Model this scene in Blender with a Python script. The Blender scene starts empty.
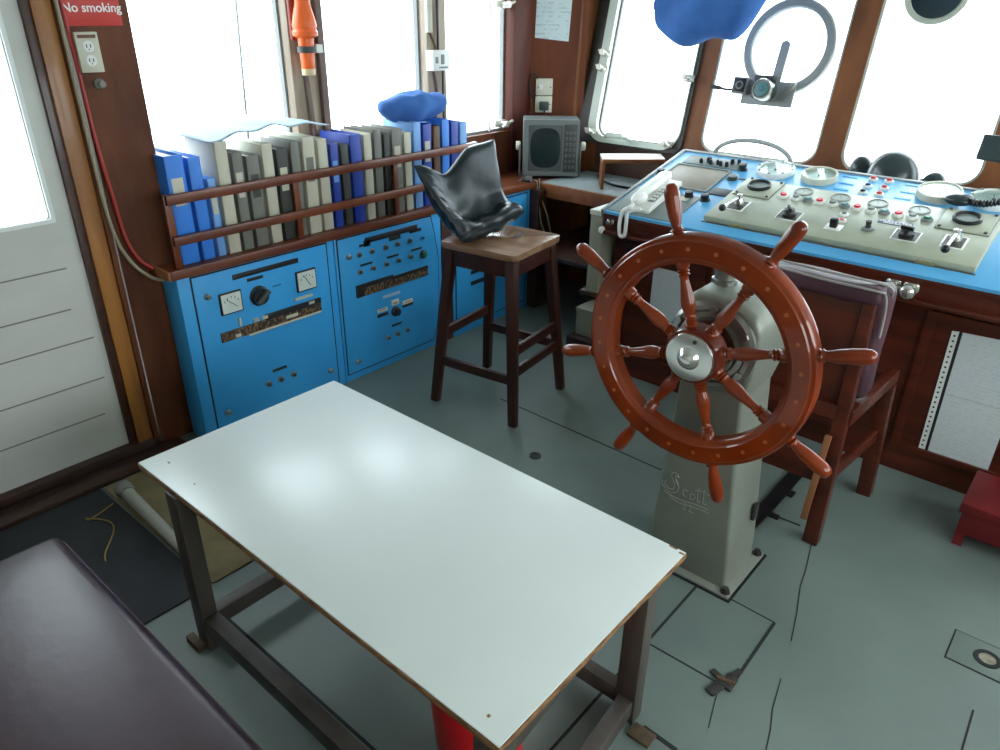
import bpy, bmesh, math, random
from math import sin, cos, pi, radians
from mathutils import Vector, Matrix, noise
random.seed(7)
scn = bpy.context.scene
COL = scn.collection
V = Vector

# ------------------------------------------------------------------ materials
def lin(c):
    out = []
    for v in c:
        v = v / 255.0
        out.append(v / 12.92 if v <= 0.04045 else ((v + 0.055) / 1.055) ** 2.4)
    return (*out, 1.0)

MATS = {}
def mat(name, c, rough=0.5, metal=0.0, c2=None, scale=(6, 6, 6), coat=0.0, bump=0.0, bscale=60, mix=(0.35, 0.65), detail=4, coat_rough=0.08, spec=0.5):
    """Principled surface, colour varied by noise between c and c2, optional noise bump."""
    m = bpy.data.materials.new(name); m.use_nodes = True
    nt = m.node_tree; b = nt.nodes['Principled BSDF']
    b.inputs['Roughness'].default_value = rough
    b.inputs['Metallic'].default_value = metal
    b.inputs['Coat Weight'].default_value = coat
    b.inputs['Coat Roughness'].default_value = coat_rough
    b.inputs['Specular IOR Level'].default_value = spec
    b.inputs['Base Color'].default_value = lin(c)
    if c2 or bump:
        tc = nt.nodes.new('ShaderNodeTexCoord')
        mp = nt.nodes.new('ShaderNodeMapping'); mp.inputs['Scale'].default_value = scale
        nt.links.new(tc.outputs['Object'], mp.inputs['Vector'])
    if c2:
        n = nt.nodes.new('ShaderNodeTexNoise'); n.inputs['Scale'].default_value = 1.0; n.inputs['Detail'].default_value = detail
        nt.links.new(mp.outputs[0], n.inputs['Vector'])
        r = nt.nodes.new('ShaderNodeValToRGB')
        r.color_ramp.elements[0].position = mix[0]; r.color_ramp.elements[0].color = lin(c)
        r.color_ramp.elements[1].position = mix[1]; r.color_ramp.elements[1].color = lin(c2)
        nt.links.new(n.outputs['Fac'], r.inputs['Fac']); nt.links.new(r.outputs['Color'], b.inputs['Base Color'])
    if bump:
        n2 = nt.nodes.new('ShaderNodeTexNoise'); n2.inputs['Scale'].default_value = bscale; n2.inputs['Detail'].default_value = 3
        nt.links.new(tc.outputs['Object'], n2.inputs['Vector'])
        bp = nt.nodes.new('ShaderNodeBump'); bp.inputs['Strength'].default_value = bump; bp.inputs['Distance'].default_value = 0.01
        nt.links.new(n2.outputs['Fac'], bp.inputs['Height']); nt.links.new(bp.outputs['Normal'], b.inputs['Normal'])
    MATS[name] = m
    return m

def glass_mat(name, tint=(250, 253, 255), refl=0.06):
    m = bpy.data.materials.new(name); m.use_nodes = True
    nt = m.node_tree; nt.nodes.clear()
    o = nt.nodes.new('ShaderNodeOutputMaterial'); mx = nt.nodes.new('ShaderNodeMixShader')
    t = nt.nodes.new('ShaderNodeBsdfTransparent'); t.inputs['Color'].default_value = lin(tint)
    g = nt.nodes.new('ShaderNodeBsdfGlossy'); g.inputs['Roughness'].default_value = 0.02
    fr = nt.nodes.new('ShaderNodeFresnel'); fr.inputs['IOR'].default_value = 1.45
    ge = nt.nodes.new('ShaderNodeNewGeometry'); sb_ = nt.nodes.new('ShaderNodeMath'); sb_.operation = 'SUBTRACT'; sb_.inputs[0].default_value = 1.0
    ml_ = nt.nodes.new('ShaderNodeMath'); ml_.operation = 'MULTIPLY'
    nt.links.new(ge.outputs['Backfacing'], sb_.inputs[1]); nt.links.new(sb_.outputs[0], ml_.inputs[0]); nt.links.new(fr.outputs[0], ml_.inputs[1])
    nt.links.new(ml_.outputs[0], mx.inputs[0]); nt.links.new(t.outputs[0], mx.inputs[1]); nt.links.new(g.outputs[0], mx.inputs[2])
    nt.links.new(mx.outputs[0], o.inputs['Surface'])
    MATS[name] = m
    return m

def paper_mat(name, c, ink, rows=60.0, axis='Z', scale_x=90.0, cut=0.52):
    """paper with rows of small printed text"""
    m = mat(name, c, 0.8)
    nt = m.node_tree; b = nt.nodes['Principled BSDF']
    tc = nt.nodes.new('ShaderNodeTexCoord'); sp = nt.nodes.new('ShaderNodeSeparateXYZ'); nt.links.new(tc.outputs['Object'], sp.inputs[0])
    mul = nt.nodes.new('ShaderNodeMath'); mul.operation = 'MULTIPLY'; mul.inputs[1].default_value = rows; nt.links.new(sp.outputs['Z'], mul.inputs[0])
    fr = nt.nodes.new('ShaderNodeMath'); fr.operation = 'FRACT'; nt.links.new(mul.outputs[0], fr.inputs[0])
    gt = nt.nodes.new('ShaderNodeMath'); gt.operation = 'GREATER_THAN'; gt.inputs[1].default_value = 0.55; nt.links.new(fr.outputs[0], gt.inputs[0])
    n = nt.nodes.new('ShaderNodeTexNoise'); n.inputs['Scale'].default_value = scale_x; nt.links.new(tc.outputs['Object'], n.inputs['Vector'])
    g2 = nt.nodes.new('ShaderNodeMath'); g2.operation = 'GREATER_THAN'; g2.inputs[1].default_value = cut; nt.links.new(n.outputs['Fac'], g2.inputs[0])
    mm = nt.nodes.new('ShaderNodeMath'); mm.operation = 'MULTIPLY'; nt.links.new(gt.outputs[0], mm.inputs[0]); nt.links.new(g2.outputs[0], mm.inputs[1])
    mx = nt.nodes.new('ShaderNodeMix'); mx.data_type = 'RGBA'; mx.inputs[6].default_value = lin(c); mx.inputs[7].default_value = lin(ink)
    nt.links.new(mm.outputs[0], mx.inputs[0]); nt.links.new(mx.outputs[2], b.inputs['Base Color'])
    return m

wood_dark = mat('wood_dark', (70, 36, 22), 0.4, c2=(50, 25, 15), scale=(3, 3, 22), coat=0.25)
wood_dark_h = mat('wood_dark_h', (62, 34, 22), 0.4, c2=(44, 24, 16), scale=(22, 2.5, 22), coat=0.25)
wood_panel = mat('wood_panel', (110, 64, 40), 0.5, c2=(80, 43, 27), scale=(9, 9, 2), coat=0.0, spec=0.2)
wood_console = mat('wood_console', (88, 38, 24), 0.35, c2=(64, 26, 17), scale=(2.5, 20, 20), coat=0.1, spec=0.3)
wood_frame = mat('wood_frame', (138, 86, 54), 0.45, c2=(110, 66, 40), scale=(9, 9, 2), coat=0.0, spec=0.25)
wood_gold = mat('wood_gold', (168, 112, 52), 0.4, c2=(128, 78, 34), scale=(14, 14, 1.5), coat=0.2)
wood_post = mat('wood_post', (180, 164, 146), 0.55, c2=(140, 122, 104), scale=(14, 14, 2))  # wood tone paled to carry the window glare on the posts
wood_ledge = mat('wood_ledge', (140, 86, 44), 0.4, c2=(112, 62, 30), scale=(14, 3, 14), coat=0.2)
wood_worktop = mat('wood_worktop', (120, 60, 32), 0.4, c2=(92, 42, 22), scale=(14, 3, 14), coat=0.2)
wood_stool = mat('wood_stool', (64, 31, 23), 0.42, c2=(46, 22, 16), scale=(12, 12, 2), coat=0.1, spec=0.35)
wood_seat = mat('wood_seat', (146, 110, 84), 0.25, c2=(122, 90, 68), scale=(3, 20, 20), coat=0.5)
wood_batten = mat('wood_batten', (150, 98, 62), 0.5, c2=(122, 76, 46), scale=(16, 16, 2))
wheel_wood = mat('wheel_wood', (132, 50, 10), 0.3, c2=(100, 33, 6), scale=(7, 7, 7), coat=0.6, coat_rough=0.04, spec=0.15)
wheel_dark = mat('wheel_dark', (100, 32, 10), 0.3, c2=(76, 22, 8), scale=(7, 7, 7), coat=0.5, spec=0.15)
brass = mat('brass', (168, 92, 46), 0.35, 0.2)
chrome = mat('chrome', (215, 215, 210), 0.22, 1.0)
steel = mat('steel', (170, 172, 166), 0.32, 1.0, c2=(140, 142, 136), scale=(5, 5, 5))
col_steel = mat('column_steel', (140, 144, 132), 0.45, 0.35, c2=(124, 128, 118), scale=(3, 3, 3), bump=0.05, bscale=180)
engrave = mat('engraving', (176, 180, 170), 0.35, 0.5)
dark_steel = mat('dark_steel', (70, 68, 64), 0.5, 0.6)
alu_frame = mat('aluminium_grey', (144, 147, 146), 0.5, 0.1)
blue = mat('blue_paint', (62, 166, 230), 0.38, c2=(54, 156, 222), scale=(3, 3, 3), spec=0.4)
blue_top = mat('console_blue', (86, 168, 216), 0.36, c2=(76, 158, 208), scale=(4, 4, 4))
cream_panel = mat('cream_panel', (164, 168, 146), 0.42, c2=(150, 155, 134), scale=(6, 6, 6))
cream = mat('cream', (206, 204, 186), 0.5, c2=(192, 188, 168), scale=(5, 5, 5))
cream_gasket = mat('cream_gasket', (205, 212, 200), 0.45)
grey_panel = mat('grey_panel', (120, 130, 126), 0.5, c2=(108, 117, 114), scale=(8, 8, 8))
beige_screen = mat('beige_screen', (142, 132, 112), 0.5, c2=(124, 115, 97), scale=(8, 8, 8))
black = mat('black_plastic', (22, 22, 24), 0.4)
black_gloss = mat('black_gloss', (40, 52, 54), 0.25)
dark_grey = mat('dark_grey', (62, 64, 64), 0.5)
mid_grey = mat('mid_grey', (120, 122, 120), 0.5)
white_pl = mat('white_plastic', (225, 226, 220), 0.35)
dial_face = mat('dial_face', (222, 228, 220), 0.3, c2=(210, 217, 210), scale=(20, 20, 20))
red_pl = mat('red_plastic', (205, 36, 52), 0.35)
green_pl = mat('green_plastic', (30, 110, 84), 0.35)
teal_pl = mat('teal_plastic', (90, 130, 132), 0.35)
navy_pl = mat('navy_plastic', (28, 42, 120), 0.35)
purple_pl = mat('purple_plastic', (96, 70, 170), 0.4)
white_lam = mat('white_laminate', (214, 220, 217), 0.3, c2=(206, 213, 210), scale=(2, 2, 2), spec=0.45)
ply_edge = mat('plywood_edge', (150, 112, 70), 0.7, c2=(98, 62, 36), scale=(30, 30, 120))
table_leg = mat('table_leg_paint', (82, 76, 70), 0.5, c2=(62, 55, 49), scale=(10, 10, 3))
vinyl_purple = mat('vinyl_purple', (62, 44, 54), 0.36, c2=(48, 33, 42), scale=(3, 3, 3), bump=0.06, bscale=30, spec=0.45)
vinyl_dark = mat('vinyl_dark', (36, 45, 48), 0.3, c2=(27, 34, 37), scale=(8, 8, 8), bump=0.10, bscale=25, spec=0.24)
cushion_purple = mat('cushion_purple', (74, 40, 50), 0.55, c2=(58, 30, 40), scale=(6, 6, 6), bump=0.1, bscale=60)
floor_paint = mat('floor_paint', (114, 126, 120), 0.45, c2=(98, 110, 105), scale=(1.6, 1.6, 1.6), bump=0.04, bscale=12, detail=8)
seam = mat('floor_seam', (30, 34, 34), 0.8)
mat_black = mat('rubber_black', (40, 43, 48), 0.7, c2=(30, 32, 36), scale=(9, 9, 9), bump=0.1, bscale=120)
mat_tan = mat('mat_tan', (132, 118, 84), 0.8, c2=(112, 100, 70), scale=(7, 7, 7))
door_paint = mat('door_paint', (206, 206, 200), 0.5, c2=(194, 195, 187), scale=(2, 2, 4))
groove = mat('door_groove', (120, 120, 110), 0.7)
ceil_paint = mat('ceiling_paint', (222, 222, 214), 0.6)
wall_paint = mat('wall_cream_paint', (196, 194, 182), 0.6)
red_paint = mat('red_paint', (112, 14, 18), 0.5, c2=(90, 9, 14), scale=(6, 6, 6))
red_bucket = mat('red_bucket_plastic', (215, 24, 34), 0.35)
sign_red = mat('sign_red', (200, 52, 42), 0.45)
sign_white = mat('sign_white', (240, 238, 230), 0.5)
cable_red = mat('cable_red', (170, 52, 44), 0.5)
cable_grey = mat('cable_grey', (150, 140, 116), 0.6)
orange = mat('orange_plastic', (238, 104, 40), 0.35)
cloth_blue = mat('cloth_blue', (60, 112, 184), 0.85, c2=(46, 92, 160), scale=(6, 6, 6), bump=0.15, bscale=14)
sheet_pale = mat('pale_sheet', (150, 170, 184), 0.7, c2=(160, 180, 194), scale=(6, 6, 6))
book_blue = mat('book_blue', (52, 128, 224), 0.5)
book_navy = mat('book_navy', (30, 62, 160), 0.5)
book_cream = mat('book_cream', (196, 192, 172), 0.6)
book_grey = mat('book_grey', (116, 116, 108), 0.6)
book_dark = mat('book_dark', (62, 64, 60), 0.6)
book_sky = mat('book_sky', (110, 160, 220), 0.5)
book_brown = mat('book_brown', (96, 66, 46), 0.6)
page_white = mat('page_white', (228, 224, 210), 0.8)
green_rail = mat('green_rail_paint', (206, 236, 222), 0.5)
rail_white = mat('rail_white_paint', (236, 242, 240), 0.5)
screen_glass = mat('screen_glass', (30, 44, 46), 0.12)
tv_grey = mat('monitor_grey', (92, 98, 96), 0.5)
brown_strip = mat('component_brown', (120, 92, 62), 0.6, c2=(40, 32, 26), scale=(60, 90, 60), mix=(0.42, 0.55))
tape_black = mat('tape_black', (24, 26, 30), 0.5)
ledge_top = mat('ledge_grey', (132, 142, 142), 0.45)
pale_wood_white = mat('shelf_white', (225, 222, 214), 0.4)
plug_dark = mat('plug_dark', (40, 54, 50), 0.4)
metal_white = mat('fitting_white', (206, 204, 190), 0.35, 0.3)
glass = glass_mat('window_glass')
gauge_glass = glass_mat('gauge_glass', (245, 250, 250))
paper_notice = paper_mat('paper_notice', (198, 204, 206), (190, 196, 199), 70, scale_x=60)
paper_chart = paper_mat('paper_chart', (204, 218, 218), (184, 198, 200), 45, scale_x=40)

# ------------------------------------------------------------------ mesh builder
class MB:
    def __init__(s): s.bm = bmesh.new(); s.mi = 0
    def _fin(s, geom):
        for f in geom:
            f.material_index = s.mi
    def box(s, lo, hi, M=None, bev=0.0, seg=2):
        vs = [s.bm.verts.new((x, y, z)) for z in (lo[2], hi[2]) for y in (lo[1], hi[1]) for x in (lo[0], hi[0])]
        idx = [(0, 2, 3, 1), (4, 5, 7, 6), (0, 1, 5, 4), (2, 6, 7, 3), (0, 4, 6, 2), (1, 3, 7, 5)]
        fs = [s.bm.faces.new([vs[i] for i in q]) for q in idx]
        if M is not None:
            for v in vs: v.co = M @ v.co
        s._fin(fs)
        if bev > 0:
            es = {e for f in fs for e in f.edges}
            r = bmesh.ops.bevel(s.bm, geom=list(es), offset=bev, segments=seg, affect='EDGES', profile=0.5)
            s._fin(r['faces'])
        return s
    def bar(s, p0, p1, w, d, up=(0, 0, 1), bev=0.0, w2=None, d2=None):
        """rectangular bar from p0 to p1; w across, d along 'up' side"""
        p0 = V(p0); p1 = V(p1); ax = (p1 - p0).normalized(); u = V(up)
        if abs(ax.dot(u)) > 0.95: u = V((0, 1, 0))
        sx = ax.cross(u).normalized(); sy = sx.cross(ax).normalized()
        w2 = w2 or w; d2 = d2 or d
        vs = []
        for p, ww, dd in ((p0, w, d), (p1, w2, d2)):
            for a, b in ((-1, -1), (1, -1), (1, 1), (-1, 1)):
                vs.append(s.bm.verts.new(p + sx * a * ww / 2 + sy * b * dd / 2))
        idx = [(3, 2, 1, 0), (4, 5, 6, 7), (0, 1, 5, 4), (1, 2, 6, 5), (2, 3, 7, 6), (3, 0, 4, 7)]
        fs = [s.bm.faces.new([vs[i] for i in q]) for q in idx]
        s._fin(fs)
        if bev > 0:
            r = bmesh.ops.bevel(s.bm, geom=list({e for f in fs for e in f.edges}), offset=bev, segments=2, affect='EDGES', profile=0.5)
            s._fin(r['faces'])
        return s
    def lathe(s, prof, M=None, n=24, cap=True):
        """profile [(r, h)] turned about local z, M places it"""
        M = M or Matrix()
        rings = []
        for r, h in prof:
            if r < 1e-6:
                rings.append([s.bm.verts.new(M @ V((0, 0, h)))])
            else:
                rings.append([s.bm.verts.new(M @ V((r * cos(2 * pi * i / n), r * sin(2 * pi * i / n), h))) for i in range(n)])
        fs = []
        for a, b in zip(rings, rings[1:]):
            for i in range(n):
                j = (i + 1) % n
                if len(a) == 1 and len(b) == 1: continue
                if len(a) == 1: fs.append(s.bm.faces.new([a[0], b[j], b[i]][::-1]))
                elif len(b) == 1: fs.append(s.bm.faces.new([a[i], a[j], b[0]]))
                else: fs.append(s.bm.faces.new([a[i], a[j], b[j], b[i]]))
        if cap:
            if len(rings[0]) > 1: fs.append(s.bm.faces.new(rings[0][::-1]))
            if len(rings[-1]) > 1: fs.append(s.bm.faces.new(rings[-1]))
        s._fin(fs)
        return s
    def ring(s, prof, M=None, n=64):
        """closed profile [(r,h)] turned about local z (torus-like)"""
        M = M or Matrix()
        rings = [[s.bm.verts.new(M @ V((r * cos(2 * pi * i / n), r * sin(2 * pi * i / n), h))) for r, h in prof] for i in range(n)]
        k = len(prof); fs = []
        for i in range(n):
            a, b = rings[i], rings[(i + 1) % n]
            for j in range(k):
                fs.append(s.bm.faces.new([a[j], b[j], b[(j + 1) % k], a[(j + 1) % k]]))
        s._fin(fs)
        return s
    def tube(s, pts, r, n=10, r2=None, cap=True, flat=None):
        pts = [V(p) for p in pts]; m = len(pts)
        t0 = (pts[1] - pts[0]).normalized()
        u = t0.orthogonal().normalized(); rings = []
        for i, p in enumerate(pts):
            t = (pts[min(i + 1, m - 1)] - pts[max(i - 1, 0)]).normalized()
            u = (u - t * u.dot(t)).normalized(); w = t.cross(u)
            rr = r if r2 is None else r + (r2 - r) * i / (m - 1)
            rings.append([s.bm.verts.new(p + (u * cos(2 * pi * k / n) + w * sin(2 * pi * k / n)) * rr) for k in range(n)])
        fs = []
        for a, b in zip(rings, rings[1:]):
            for k in range(n):
                fs.append(s.bm.faces.new([a[k], a[(k + 1) % n], b[(k + 1) % n], b[k]]))
        if cap: fs += [s.bm.faces.new(rings[0][::-1]), s.bm.faces.new(rings[-1])]
        s._fin(fs)
        return s
    def prism(s, poly, h0, h1, M=None, bev=0.0):
        """2-D polygon (x,y) extruded from z=h0 to h1"""
        M = M or Matrix()
        a = [s.bm.verts.new(M @ V((x, y, h0))) for x, y in poly]
        b = [s.bm.verts.new(M @ V((x, y, h1))) for x, y in poly]
        n = len(poly)
        fs = [s.bm.faces.new(a[::-1]), s.bm.faces.new(b)]
        for i in range(n): fs.append(s.bm.faces.new([a[i], a[(i + 1) % n], b[(i + 1) % n], b[i]]))
        s._fin(fs)
        if bev > 0:
            es = list(fs[0].edges) + list(fs[1].edges)
            r = bmesh.ops.bevel(s.bm, geom=es, offset=bev, segments=2, affect='EDGES', profile=0.5); s._fin(r['faces'])
        return s
    def grid(s, f, nu, nv):
        vs = [[s.bm.verts.new(f(i / nu, j / nv)) for j in range(nv + 1)] for i in range(nu + 1)]
        fs = []
        for i in range(nu):
            for j in range(nv):
                fs.append(s.bm.faces.new([vs[i][j], vs[i + 1][j], vs[i + 1][j + 1], vs[i][j + 1]]))
        s._fin(fs)
        return s
    def ball(s, c, r, seg=20, M=None):
        """ellipsoid"""
        if not hasattr(r, '__len__'): r = (r, r, r)
        mtx = Matrix.Translation(c) @ (M or Matrix()) @ Matrix.Diagonal((*r, 1))
        before = set(s.bm.faces)
        bmesh.ops.create_uvsphere(s.bm, u_segments=seg, v_segments=seg // 2 + 2, radius=1, matrix=mtx)
        s._fin([f for f in s.bm.faces if f not in before])
        return s

def holed_plate(outer, holes, depth):
    """flat plate in local x,y with holes, thickness along -z .. +z/2, as a bmesh (via a filled 2-D curve)"""
    cu = bpy.data.curves.new('tmp', 'CURVE'); cu.dimensions = '2D'; cu.fill_mode = 'BOTH'; cu.extrude = depth / 2
    for poly in [outer] + holes:
        sp = cu.splines.new('POLY'); sp.points.add(len(poly) - 1); sp.use_cyclic_u = True
        for p, (x, y) in zip(sp.points, poly): p.co = (x, y, 0, 1)
    ob = bpy.data.objects.new('tmp', cu); COL.objects.link(ob)
    bpy.context.view_layer.update()
    dg = bpy.context.evaluated_depsgraph_get()
    me = bpy.data.meshes.new_from_object(ob.evaluated_get(dg))
    bm = bmesh.new(); bm.from_mesh(me)
    bpy.data.objects.remove(ob); bpy.data.curves.remove(cu); bpy.data.meshes.remove(me)
    bmesh.ops.remove_doubles(bm, verts=bm.verts, dist=1e-5)
    return bm

def rrect(x0, x1, y0, y1, r, n=6):
    pts = []
    for cx, cy, a0 in ((x1 - r, y0 + r, -90), (x1 - r, y1 - r, 0), (x0 + r, y1 - r, 90), (x0 + r, y0 + r, 180)):
        for i in range(n + 1):
            a = radians(a0 + 90 * i / n); pts.append((cx + r * cos(a), cy + r * sin(a)))
    return pts

WM = {}
def obj(name, mb, m, parent=None, origin=None, sharp=35, label=None):
    """links the builder's mesh (authored in world space) as ONE object; parent = thing or part it belongs to"""
    bm = mb.bm if isinstance(mb, MB) else mb
    base = Matrix()
    if parent is not None: base = WM[parent.name]
    else:
        if origin is None:
            xs = [v.co for v in bm.verts]
            lo = V((min(c.x for c in xs), min(c.y for c in xs), min(c.z for c in xs))); hi = V((max(c.x for c in xs), max(c.y for c in xs), max(c.z for c in xs)))
            origin = V(((lo.x + hi.x) / 2, (lo.y + hi.y) / 2, lo.z))
        base = Matrix.Translation(V(origin))
    inv = base.inverted()
    for v in bm.verts: v.co = inv @ v.co
    bmesh.ops.recalc_face_normals(bm, faces=bm.faces)
    for f in bm.faces: f.smooth = True
    lim = radians(sharp)
    for e in bm.edges:
        if len(e.link_faces) == 2 and e.calc_face_angle(0) > lim: e.smooth = False
    me = bpy.data.meshes.new(name); bm.to_mesh(me); bm.free()
    for mm in (m if isinstance(m, (list, tuple)) else [m]): me.materials.append(mm)
    o = bpy.data.objects.new(name, me); COL.objects.link(o)
    if parent is not None:
        o.parent = parent
    else:
        o.matrix_world = base
    WM[o.name] = base.copy()
    if label: o['label'] = label
    return o
def thing(name, label, cat, loc, group=None, rz=0):
    o = bpy.data.objects.new(name, None); COL.objects.link(o)
    o.empty_display_size = 0.05
    M = Matrix.Translation(V(loc)) @ Matrix.Rotation(rz, 4, 'Z')
    o.matrix_world = M; WM[o.name] = M
    o['label'] = label; o['category'] = cat
    if group: o['group'] = group
    return o
def tag(o, label, cat, group=None):
    o['label'] = label; o['category'] = cat
    if group: o['group'] = group
    return o
def struct(name, mb, m, origin=None, sharp=35):
    o = obj(name, mb, m, origin=origin, sharp=sharp); o['kind'] = 'structure'
    return o
def copy_tree(o, parent=None):
    c = o.copy(); COL.objects.link(c)
    if parent is not None: c.parent = parent
    for ch in list(o.children): copy_tree(ch, c)
    return c
T = Matrix.Translation
def R(a, ax): return Matrix.Rotation(radians(a), 4, ax)
def place(p, zdir, up=(0, 0, 1)):
    """matrix with local z along zdir, at p"""
    z = V(zdir).normalized(); u = V(up)
    if abs(z.dot(u)) > 0.98: u = V((0, 1, 0))
    x = u.cross(z).normalized(); y = z.cross(x)
    M = Matrix((x, y, z)).transposed().to_4x4(); M.translation = V(p)
    return M
def text_mesh(body, size, M, depth=0.0006, align='CENTER', bold=0.0):
    cu = bpy.data.curves.new('tmp', 'FONT'); cu.body = body; cu.size = size; cu.extrude = depth; cu.align_x = align; cu.align_y = 'CENTER'; cu.offset = bold
    ob = bpy.data.objects.new('tmp', cu); COL.objects.link(ob); bpy.context.view_layer.update()
    me = bpy.data.meshes.new_from_object(ob.evaluated_get(bpy.context.evaluated_depsgraph_get()))
    bm = bmesh.new(); bm.from_mesh(me); bm.transform(M)
    bpy.data.objects.remove(ob); bpy.data.curves.remove(cu); bpy.data.meshes.remove(me)
    return bm

# ------------------------------------------------------------------ the room
CEIL = 1.96
XW = -2.90          # port window wall (inner face)
XD = -2.70          # port door wall (inner face)
YB = -0.70          # aft wall
XR = 1.50           # starboard wall
YF, ZF, RAKE = 3.80, 0.93, radians(12.5)    # foot of the raked front windows

f = MB(); f.box((-3.1, YB - 0.1, -0.06), (XR + 0.1, 4.0, 0))
f.mi = 1
def seamline(x0, y0, x1, y1, w=0.006):
    f.bar((x0, y0, 0.0), (x1, y1, 0.0), w, 0.0024)
for a in [(-1.92, 2.262, -1.07, 2.242), (-0.744, 2.250, -0.528, 2.262, .008), (-1.66, .70, -.66, .706, .009), (-.662, 1.0, -.661, 1.75, .008), (-.662, .706, -.662, 1.0, .008),
          (-.525, 1.194, -.43, 1.19, .012), (-.415, 1.757, -.413, 1.49, .009), (-.568, 1.762, -.415, 1.757, .004), (-.66, 1.44, -.44, 1.444, .005),
          (.096, 1.805, .10, 1.60, .005), (-.40, 1.30, -.44, 1.444, .002), (-.43, 1.19, .3, 1.19, .004)]:
    seamline(*a)
# two hairline cracks in the paint
for pts in ([(-.465, 2.20), (-.43, 2.05), (-.415, 1.96), (-.38, 1.84), (-.351, 1.72)], [(-.321, 1.57), (-.30, 1.46), (-.28, 1.40), (-.265, 1.336)]):
    for p, q in zip(pts, pts[1:]): seamline(*p, *q, .003)
struct('floor', f, [floor_paint, seam], origin=(0, 0, 0))
struct('ceiling', MB().box((-3.1, YB - 0.1, CEIL), (XR + 0.1, 4.15, CEIL + 0.06)), ceil_paint)
struct('wall_back', MB().box((-3.1, YB - 0.1, 0), (XR + 0.1, YB, CEIL)), wall_paint)
# starboard wall with two big windows (never seen in the photo's frame, they only let the day in)
bm = holed_plate([(YB, 0), (3.9, 0), (3.9, CEIL), (YB, CEIL)], [rrect(0.0, 1.5, 1.0, 1.85, .08), rrect(1.8, 3.2, 1.0, 1.85, .08)], 0.08)
bm.transform(Matrix(((0, 0, 1, XR + 0.04), (1, 0, 0, 0), (0, 1, 0, 0), (0, 0, 0, 1))))
struct('wall_right', bm, wall_paint)

# port wall: door wall at XD, window bay at XW
w = MB()
w.box((-3.0, 1.04, 0), (XD, 1.245, CEIL))
w.box((-3.0, YB, 0), (XD, 0.06, CEIL))
w.box((-3.0, 0.06, 1.86), (XD, 1.04, CEIL))
w.box((-3.0, 1.245, 0), (XW, 3.62, .965))
w.box((-3.0, 1.245, 1.88), (XW, 3.62, CEIL))
struct('wall_left', w, wood_panel, origin=(XW, 1.2, 0))
# canted corner board between the port windows and the front windows
FA, FB = V((-2.90, 3.585, 0)), V((-2.655, 3.80, 0)); FT = (FB - FA).normalized(); FN = V((FT.y, -FT.x, 0))
FM = Matrix((FT, V((0, 0, 1)), FN)).transposed().to_4x4(); FM.translation = FA   # local x along, y up, z into the room
struct('wall_front_left', MB().box((-0.03, 0, -0.04), (0.36, CEIL, 0), FM), mat('wood_corner', (110, 56, 28), 0.45, c2=(88, 42, 20), scale=(9, 9, 2), spec=0.25))
c = MB()
c.box((-0.075, 0.73, -0.03), (0.0, CEIL, 0.012), FM)
struct('trim_1', c, wood_gold)
struct('trim_2', MB().box((0.002, 0.73, 0.0), (0.018, CEIL, 0.016), FM), cream)
# front wall: low vertical part, then raked window band
FR = Matrix(((1, 0, 0, 0), (0, sin(RAKE), -cos(RAKE), YF), (0, cos(RAKE), sin(RAKE), ZF), (0, 0, 0, 1)))  # local x, v (up the rake), z = inward (-y)
WIN = [(-2.515, -1.962), (-1.853, -1.227), (-1.115, -0.515), (-0.405, 0.20), (0.31, 0.92)]
bm = holed_plate([(-2.665, -0.03), (1.5, -0.03), (1.5, 1.06), (-2.665, 1.06)], [rrect(a, b, 0.005, 0.93, 0.085) for a, b in WIN], 0.045)
bm.transform(FR @ T((0, 0, -0.022)))
wl = MB(); wl.bm.free(); wl.bm = bm
wl.box((-3.0, YF, 0), (1.5, YF + 0.05, 0.93))
wl.prism([(3.78, 0.90), (3.79, 0.90), (4.03, CEIL), (3.80, CEIL)], -2.70, -2.655, Matrix(((0, 0, 1, 0), (1, 0, 0, 0), (0, 1, 0, 0), (0, 0, 0, 1))))
struct('wall_front', wl, wood_frame, origin=(0, YF, 0))
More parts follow.
